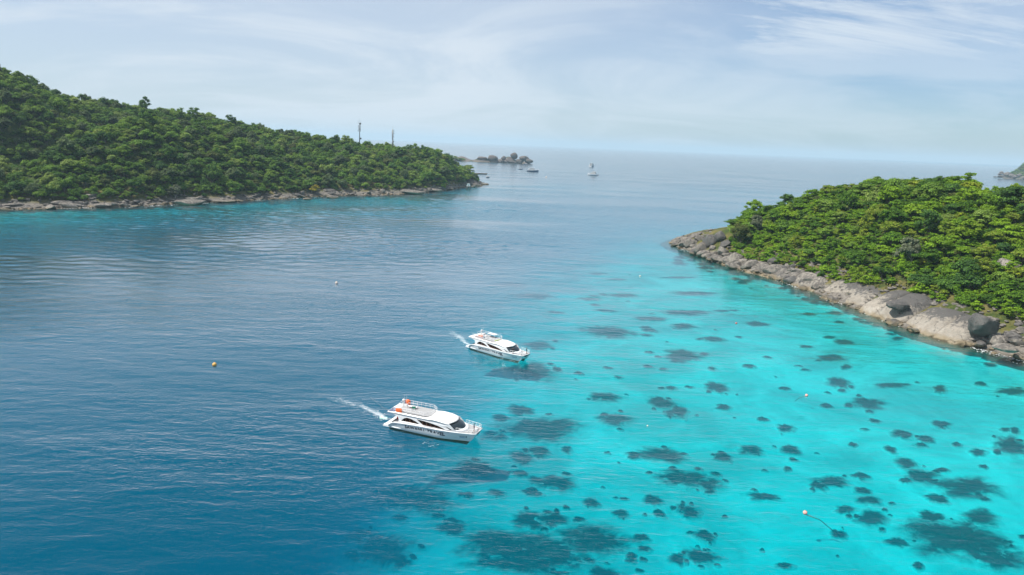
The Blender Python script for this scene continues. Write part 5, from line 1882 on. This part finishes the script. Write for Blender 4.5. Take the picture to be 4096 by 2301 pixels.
def wake_film(name, path, w0, w1, label):
    P = [G(*p)[:2] for p in path]
    rows, T, E_ = [], [], []
    n, k = 90, 12
    for i in range(n + 1):
        t = i / n
        f = t * (len(P) - 1)
        a = min(int(f), len(P) - 2)
        b = P[a] * (1 - (f - a)) + P[a + 1] * (f - a)
        d = P[a + 1] - P[a]
        d = d / np.linalg.norm(d)
        w = w0 + (w1 - w0) * t
        sway = 0.35 * w * mnoise.noise(Vector((t * 6, 3.3, 0)))
        row = []
        for j in range(k + 1):
            v = -1 + 2 * j / k
            row.append((b[0] - d[1] * (v * w + sway), b[1] + d[0] * (v * w + sway), 0.16))
            T.append(max(0.0, 1 - t) ** 1.0 * (1 - abs(v) ** 1.6))
        rows.append(row)
    o = MB().grid(rows).build(name, M['film'], None, True)
    o.data.attributes.new('dense', 'FLOAT', 'POINT').data.foreach_set('value', np.array(T, dtype=np.float32))
    return tag(o, label, 'foam', kind='stuff')


fmm = bpy.data.materials.new('aerated_water_film')
fmm.use_nodes = True
t = fmm.node_tree
t.nodes.clear()
gg = N(t, 'ShaderNodeNewGeometry')
n1_ = noise_tex(t, mapping(t, gg.outputs['Position'], rot=(0, 0, rad(24)), scale=(0.55, 1.2, 1)), 1.0, 8, 0.72, 1.2)
dn = N(t, 'ShaderNodeAttribute', attribute_name='dense')
cv = math_node(t, 'ADD', math_node(t, 'MULTIPLY', dn.outputs['Fac'], 0.62), math_node(t, 'MULTIPLY', math_node(t, 'SUBTRACT', n1_, 0.5), 1.5))
cv = math_node(t, 'MULTIPLY', ramp(t, cv, ((0.26, 0.0), (0.46, 0.28), (0.78, 0.72)), 'EASE'), ramp(t, dn.outputs['Fac'], ((0.0, 0.0), (0.12, 1.0))))
df, tp, mx_ = N(t, 'ShaderNodeBsdfDiffuse'), N(t, 'ShaderNodeBsdfTransparent'), N(t, 'ShaderNodeMixShader')
df.inputs['Color'].default_value = (0.72, 0.78, 0.80, 1)
t.links.new(cv, mx_.inputs[0])
t.links.new(tp.outputs[0], mx_.inputs[1])
t.links.new(df.outputs[0], mx_.inputs[2])
to_ = N(t, 'ShaderNodeOutputMaterial')
t.links.new(mx_.outputs[0], to_.inputs['Surface'])
M['film'] = fmm
wake_film('wake_film', [(1548, 1682), (1500, 1650), (1440, 1630), (1380, 1608), (1320, 1588), (1250, 1555), (1180, 1530), (1080, 1500)], 0.8, 4.0, 'thin white wake fading out behind the nearer boat')
wake_film('wake_film', [(1880, 1388), (1850, 1362), (1830, 1348), (1800, 1325), (1770, 1300), (1740, 1280), (1690, 1245)], 0.8, 4.5, 'thin white wake fading out behind the farther boat')
wake([(1545, 1680), (1500, 1650), (1440, 1630), (1380, 1608)], 420, 1.3, 1.8, 0.13, 0.08)
wake([(1875, 1385), (1850, 1362), (1830, 1350), (1800, 1325)], 260, 1.2, 2.5, 0.14, 0.09)
wake([(1690, 1775), (1720, 1785), (1750, 1795)], 60, 1.0, 1.5, 0.12, 0.10)
wake([(2005, 1434), (2030, 1440), (2060, 1446)], 60, .5, .5, 0.12, 0.1)
wake([(1600, 1712), (1700, 1737), (1800, 1758)], 70, .5, .4, 0.10, 0.1)
wake([(2010, 1460), (2030, 1475)], 30, .8, .8, 0.12, 0.1)
tag(fm.build('wake_foam', M['foam']), 'torn white foam trailing behind both boats', 'foam', kind='stuff')
sf = MB()
for hf, chain, wdt, n, s in ((right_h, [(1700, 621), (1790, 657), (1960, 706), (2200, 797), (2430, 870), (2576, 907)], 1.5, 420, 0.30), (left_h, [(0, 528), (330, 521), (560, 509), (700, 501), (960, 491), (1130, 478), (1200, 467)], 1.6, 520, 0.55)):
    P = [Gq(*p)[:2] for p in chain]
    for _ in range(n):
        f = random.random() * (len(P) - 1)
        i = min(int(f), len(P) - 2)
        b = P[i] * (1 - (f - i)) + P[i + 1] * (f - i)
        if fnoise((b[0], b[1], 5), 0.08, 3) < 0.10:
            continue
        u = b / np.linalg.norm(b)
        for _k in range(3):
            fleck(sf, b[0] + random.gauss(0, 1.2), b[1] + random.gauss(-1.5, wdt), s * random.uniform(.4, 1.3), 0.05)
tag(sf.build('shore_foam', M['foam']), 'thin broken foam where the sea laps the shore rocks', 'foam', kind='stuff')


# ------------------------------------------------------------------ buoys
def buoy(px, py, r, mat, label, rope=None):
    p = G(px, py)
    e = empty('mooring_buoy', (p[0], p[1], 0.0))
    tag(e, label, 'buoy', 'mooring buoys')
    prof = [(0.02, -r * .55)] + [(r * math.cos(a), r * .38 + r * math.sin(a)) for a in np.linspace(-.9, 1.35, 10)] + [(r * .16, r * 1.40), (r * .16, r * 1.55), (0.01, r * 1.56)]
    MB().lathe((0, 0, 0), prof, 16).build('float_ball', M[mat], e, True)
    MB().tube([(r * .12 * math.cos(a), 0, r * 1.6 + r * .14 * math.sin(a)) for a in np.linspace(0, 6.28, 9)[:-1]], r * .05, 5, 0, True).build('ring', M['darksteel'], e, True)
    if rope:
        MB().tube([Vector(q) - Vector((p[0], p[1], 0)) for q in rope], 0.07, 5).build('mooring_line', M['rope'], e, True)
    return e


def under(px, py, z):
    return G(px, py, z)


buoy(858, 1462, 0.50, 'buoyyellow', 'large yellow ball buoy alone on the dark water')
buoy(1346, 1134, 0.52, 'buoywhite', 'off white ball buoy far out on the blue water')
p0 = G(3220, 2052)
buoy(3220, 2054, 0.32, 'buoypink', 'pink white ball buoy nearest the camera, by the dark reef', [(p0[0], p0[1], -.2), tuple(under(3280, 2080, -1.2)), tuple(under(3310, 2105, -2.2)), tuple(under(3350, 2140, -3.4))])
p0 = G(3226, 1582)
buoy(3226, 1584, 0.32, 'buoypink', 'pink buoy in the middle of the turquoise shallows', [(p0[0], p0[1], -.2), tuple(under(3200, 1590, -1.0)), tuple(under(3180, 1605, -2.5))])
buoy(2945, 1295, 0.29, 'buoyred', 'small red buoy between the two oval reef patches')
buoy(2560, 1106, 0.33, 'buoywhite', 'small white buoy near the rippled turquoise edge')
buoy(2590, 1705, 0.16, 'buoywhite', 'tiny white float beyond the brown reef patches')
buoy(2393, 701, 1.0, 'darksteel', 'dark buoy dot beside the farther pair of distant boats')
buoy(2185, 710, 1.2, 'buoywhite', 'tiny buoy dot in front of the distant dive boat')


# ------------------------------------------------------------------ distant boats
def small_boat(name, px, py, length, beam_, heading, label, hullmat, decks=1, style='speed'):
    p = G(px, py)
    root = tag(empty(name, (p[0], p[1], 0), heading), label, 'boat', 'boats moored off the point')
    L, B = length, beam_
    fb = {'speed': .11, 'ferry': .12, 'dive': .10, 'barge': .06}[style] * L
    mb = MB()
    rows = []
    for i in range(17):
        s = i / 16
        x = -L / 2 + L * s
        w = B / 2 * (1 - max(0, (s - .55) / .45) ** 2.0 * .96) * (1 if style != 'barge' else (0.25 + 0.75 * math.sin(min(1, s * 4) * 1.57)))
        sh = fb * (1 + .55 * s ** 2.5 + (.5 * (1 - s) ** 4 if style == 'barge' else 0))
        k = 1 - .06 * (1 - s)
        rows.append([(x * k, -w, sh), (x * k * .985, -w * .93, sh * .45), (x * .94, -w * .72, 0), (x * .9, 0, -fb * .5), (x * .94, w * .72, 0), (x * k * .985, w * .93, sh * .45), (x * k, w, sh)])
    mb.grid(rows)
    mb.add([q for r in rows for q in (r[0], r[-1])], [(2 * i, 2 * i + 1, 2 * i + 3, 2 * i + 2) for i in range(16)], 1)
    mb.f.append(tuple(range(7))); mb.m.append(0)
    mb.build('hull', [hullmat, M['white']], root, True, 35)
    if style == 'barge':
        MB().box((-.03 * L, 0, fb * 2.0), (L * .52, B * .8, fb * .22)).build('canopy', M['cloth_white'], root)
        for sx in (-.26, -.08, .1, .2):
            for sy in (-.36, .36):
                MB().tube([(sx * L, sy * B, fb * .9), (sx * L, sy * B, fb * 1.95)], .07, 5).build('post', M['timber'], root)
        MB().box((-.05 * L, 0, fb * 1.15), (L * .42, B * .5, fb * .4)).build('cargo', M['dark'], root)
        MB().tube([(L * .48, 0, fb * 1.4), (L * .54, 0, fb * 2.3)], [.25, .1], 6).build('prow_post', M['timber'], root)
        return root
    z = fb * 1.05
    x0, x1, w = (-.34, .22, .80) if style != 'speed' else (-.30, .16, .82)
    for d in range(decks):
        h = {'speed': .13, 'ferry': .13, 'dive': .085}[style] * L
        c = MB()
        cx = (x0 + x1) / 2 * L
        c.box((cx, 0, z + h * .5), ((x1 - x0) * L, B * w, h), taper=.93)
        cabin = c.build('cabin', M['white'], root)
        nwin = max(3, int((x1 - x0) * L / 1.9))
        for i in range(nwin):
            wx = cx + (x1 - x0) * L * .88 * ((i + .5) / nwin - .5)
            for sy in (-1, 1):
                MB().box((wx, sy * B * w * .49, z + h * .58), ((x1 - x0) * L * .64 / nwin, .10, h * .42)).build('window', M['glass'], cabin)
        MB().box((x1 * L - .02 * L * 0, 0, z + h * .6), (.12, B * w * .78, h * .42)).build('windscreen', M['glass'], cabin)
        MB().box((x0 * L, 0, z + h * .5), (.12, B * w * .6, h * .66)).build('stern_opening_shade', M['dark'], cabin)  # dark panel painted in for the shade inside the open stern
        rfm = MB()
        rfm.box((cx - .02 * L, 0, z + h + .04 * h), ((x1 - x0) * L * 1.14, B * w * 1.06, .10 * h))
        rfm.build('deck_roof', M['roofwhite'], root)
        z += h * 1.1
        x0, x1, w = x0 + .04, x1 - .10, w * .92
        if d < decks - 1:
            pass
    xm = (x0 + x1) / 2 * L
    MB().tube([(xm, 0, z), (xm, 0, z + .07 * L)], [.14, .06], 6).build('mast', M['white_rail'], root)
    if style == 'dive':
        rl = [(L * .24, -B * .33, fb * 1.35), (L * .40, -B * .22, fb * 1.55), (L * .485, 0, fb * 1.75), (L * .40, B * .22, fb * 1.55), (L * .24, B * .33, fb * 1.35)]
        rail(rl, .9, (1, .5), 2.0, root, r=.06)
        MB().box((-L * .52, 0, fb * .35), (L * .07, B * .8, .25)).build('dive_platform', M['dark'], root)
    if style == 'speed':
        for sy in (-.2, .2):
            MB().box((-L * .52, sy * B, fb * .75), (L * .06, B * .14, fb * 1.0), taper=.7).build('outboard_motor', M['dark'], root)
    return root


small_boat('dive_boat', 2131, 687, 24, 6.4, rad(-12), 'white two deck dive boat with dark blue hull near the far islet', M['hullblue'], 2, 'dive')
small_boat('ferry', 2367, 667, 22, 10, rad(58), 'distant white ferry seen from the stern, leaving a long thin wake', M['white'], 2, 'ferry')
small_boat('yacht', 2370, 702, 20, 6, rad(155), 'white three deck yacht in front of the distant ferry', M['white'], 3, 'dive')
small_boat('speedboat', 2083, 677.5, 10, 2.9, rad(3), 'small speedboat with white roof left of the dive boat', M['hullblue'], 1, 'speed')
small_boat('speedboat', 2102, 657.5, 11, 3.2, rad(175), 'dark blue speedboat close under the far islet', M['hullblue'], 1, 'speed')
small_boat('speedboat', 1949, 710, 7.5, 4.2, rad(118), 'small dark boat seen end on, next to the wooden longtail', M['hullblue'], 1, 'speed')
small_boat('longtail_boat', 1926, 697, 20, 3.4, rad(-3), 'long brown wooden longtail boat with pale canopy off the island tip', M['timber'], 1, 'barge')


# ------------------------------------------------------------------ telecom masts and beacon hut
def comm_tower(px, top_py, base_py, dist, label, slim, lattice):
    pt, pb = at_dist(px, top_py, dist), at_dist(px, base_py, dist)
    z0 = float(left_h(pb[None, :2])[0]) - 0.5
    H = pt[2] - z0
    e = tag(empty('communication_tower', (pt[0], pt[1], z0)), label, 'tower', 'communication towers on the ridge')
    vis0 = pb[2] - z0
    MB().tube([(0, 0, 0), (0, 0, H * .9)], [0.75 * slim, 0.42 * slim], 10).build('pole', M['darksteel'] if not lattice else M['steel'], e, True)
    hv = H - vis0
    mt = M['darksteel'] if not lattice else M['steel']
    if not lattice:
        top = H * .9
        MB().tube([(-1.6, 0, top + .2), (1.6, 0, top + .2)], .12, 5).build('crossarm', mt, e)
        for dx, l in ((-1.6, 3.4), (-.15, 5.0), (1.6, 3.2)):
            MB().tube([(dx, 0, top), (dx, 0, top + l)], .09, 5).build('whip_aerial', mt, e)
        for dx, dz, r in ((1.0, -.4, 1.1), (1.4, -hv * .60, 1.05)):
            M_ = Matrix.Rotation(rad(90), 3, 'X')
            MB().lathe((dx, -.6, top + dz), [(.15, -.4), (r * .8, -.25), (r, 0), (r, .35), (r * .9, .4)], 16, 0, M_).build('dish_antenna', mt, e, True)
        for dx, dz, h in ((-1.4, -3.2, 2.6), (-1.0, -6.0, 3.4), (1.0, -3.0, 2.4), (1.1, -5.6, 3.6), (1.2, -8.2, 3.2), (-1.6, -8.6, 2.8), (.5, -7.0, 3.0)):
            MB().box((dx, -.3, top + dz), (.34, .25, h)).tube([(0, 0, top + dz), (dx, -.3, top + dz)], .07, 5).build('panel_antenna', mt, e)
    else:
        top = H * .9
        for dz in (-1.0, -3.4, -5.8, -8.5):
            MB().lathe((0, 0, top + dz), [(1.1, 0), (1.1, .1)], 12).build('platform_ring', mt, e)
        for k in range(9):
            a = k * 2.1
            dz = -1.6 - 1.15 * k
            MB().box((1.35 * math.cos(a), -.4 + .5 * math.sin(a), top + dz), (.36, .3, 2.4)).tube([(0, 0, top + dz), (1.35 * math.cos(a), -.4, top + dz)], .07, 5).build('panel_antenna', mt, e)
        for dx, dz, r in ((1.6, -2.4, .55), (1.6, -4.6, .55), (.8, -hv * .62, 1.0)):
            M_ = Matrix.Rotation(rad(90), 3, 'X')
            MB().lathe((dx, -.6, top + dz), [(.1, -.3), (r * .8, -.2), (r, 0), (r, .3), (r * .9, .34)], 14, 0, M_).build('dish_antenna', M['steel'], e, True)
        MB().tube([(0, 0, top), (0, 0, H)], .1, 5).build('whip_aerial', mt, e)
    return e


comm_tower(1438, 481, 582, 855, 'taller dark communication tower with two round dishes on the ridge', 0.85, False)
comm_tower(1571, 506, 586, 850, 'shorter pale grey communication tower with rings of antennas on the ridge', 1.35, True)

hp = G(1874, 759)
e = tag(empty('beacon_hut', (hp[0], hp[1], 0), rad(-8)), 'white beacon hut on dark legs at the tip of the larger island', 'hut')
for sx in (-1.6, 1.6):
    for sy in (-1.4, 1.4):
        MB().tube([(sx, sy, -1.5), (sx, sy, 3.4)], .32, 8).build('leg', M['concrete'], e, True)
MB().box((0, 0, 3.5), (4.4, 3.8, .35)).build('platform', M['concrete'], e)
hb = MB().box((-.2, 0, 5.0), (3.0, 2.6, 2.6)).build('hut_wall', M['white'], e)
MB().box((-.2, -1.34, 4.7), (.9, .1, 1.9)).build('door', M['dark'], hb)
MB().box((-.2, 0, 6.42), (3.4, 3.0, .22)).build('roof', M['white'], e)
MB().lathe((.1, 0, 6.5), [(.3, 0), (.25, .7), (.32, .75), (.02, 1.1)], 8).build('beacon_lamp', M['white'], e, True)
rail([(-2.1, -1.8, 3.65), (2.1, -1.8, 3.65), (2.1, 1.8, 3.65)], 1.0, (1, .5), 1.0, e, r=.05)

# thin mooring line seen behind the nearer boat
a_, b2 = G(1480, 1588, .1), on_boat(near, (-8.6, 0.6, 1.6))
mid = (Vector(a_) + b2) / 2 + Vector((0, 0, -.4))
tag(MB().tube([a_, mid, b2], .02, 5).build('mooring_line', M['rope'], None, True), 'thin rope running back from the stern of the nearer boat into the water', 'rope')

# ------------------------------------------------------------------ sea air
hz = MB()
HZ = 37500.0
hz.add([(-HZ, -280, -46), (HZ, -280, -46), (HZ, HZ, -46), (-HZ, HZ, -46), (-HZ, -280, 240), (HZ, -280, 240), (HZ, HZ, 240), (-HZ, HZ, 240)],
       [(3, 2, 1, 0), (4, 5, 6, 7), (0, 1, 5, 4), (1, 2, 6, 5), (2, 3, 7, 6), (3, 0, 4, 7)])
hm = bpy.data.materials.new('sea_haze')
hm.use_nodes = True
t = hm.node_tree
t.nodes.clear()
pv = N(t, 'ShaderNodeVolumePrincipled')
pv.inputs['Color'].default_value = (0.60, 0.77, 0.89, 1)
pv.inputs['Density'].default_value = 0.8e-4
ou = N(t, 'ShaderNodeOutputMaterial')
t.links.new(pv.outputs[0], ou.inputs['Volume'])
tag(hz.build('haze', hm), 'thin pale blue sea haze', 'haze', kind='stuff')
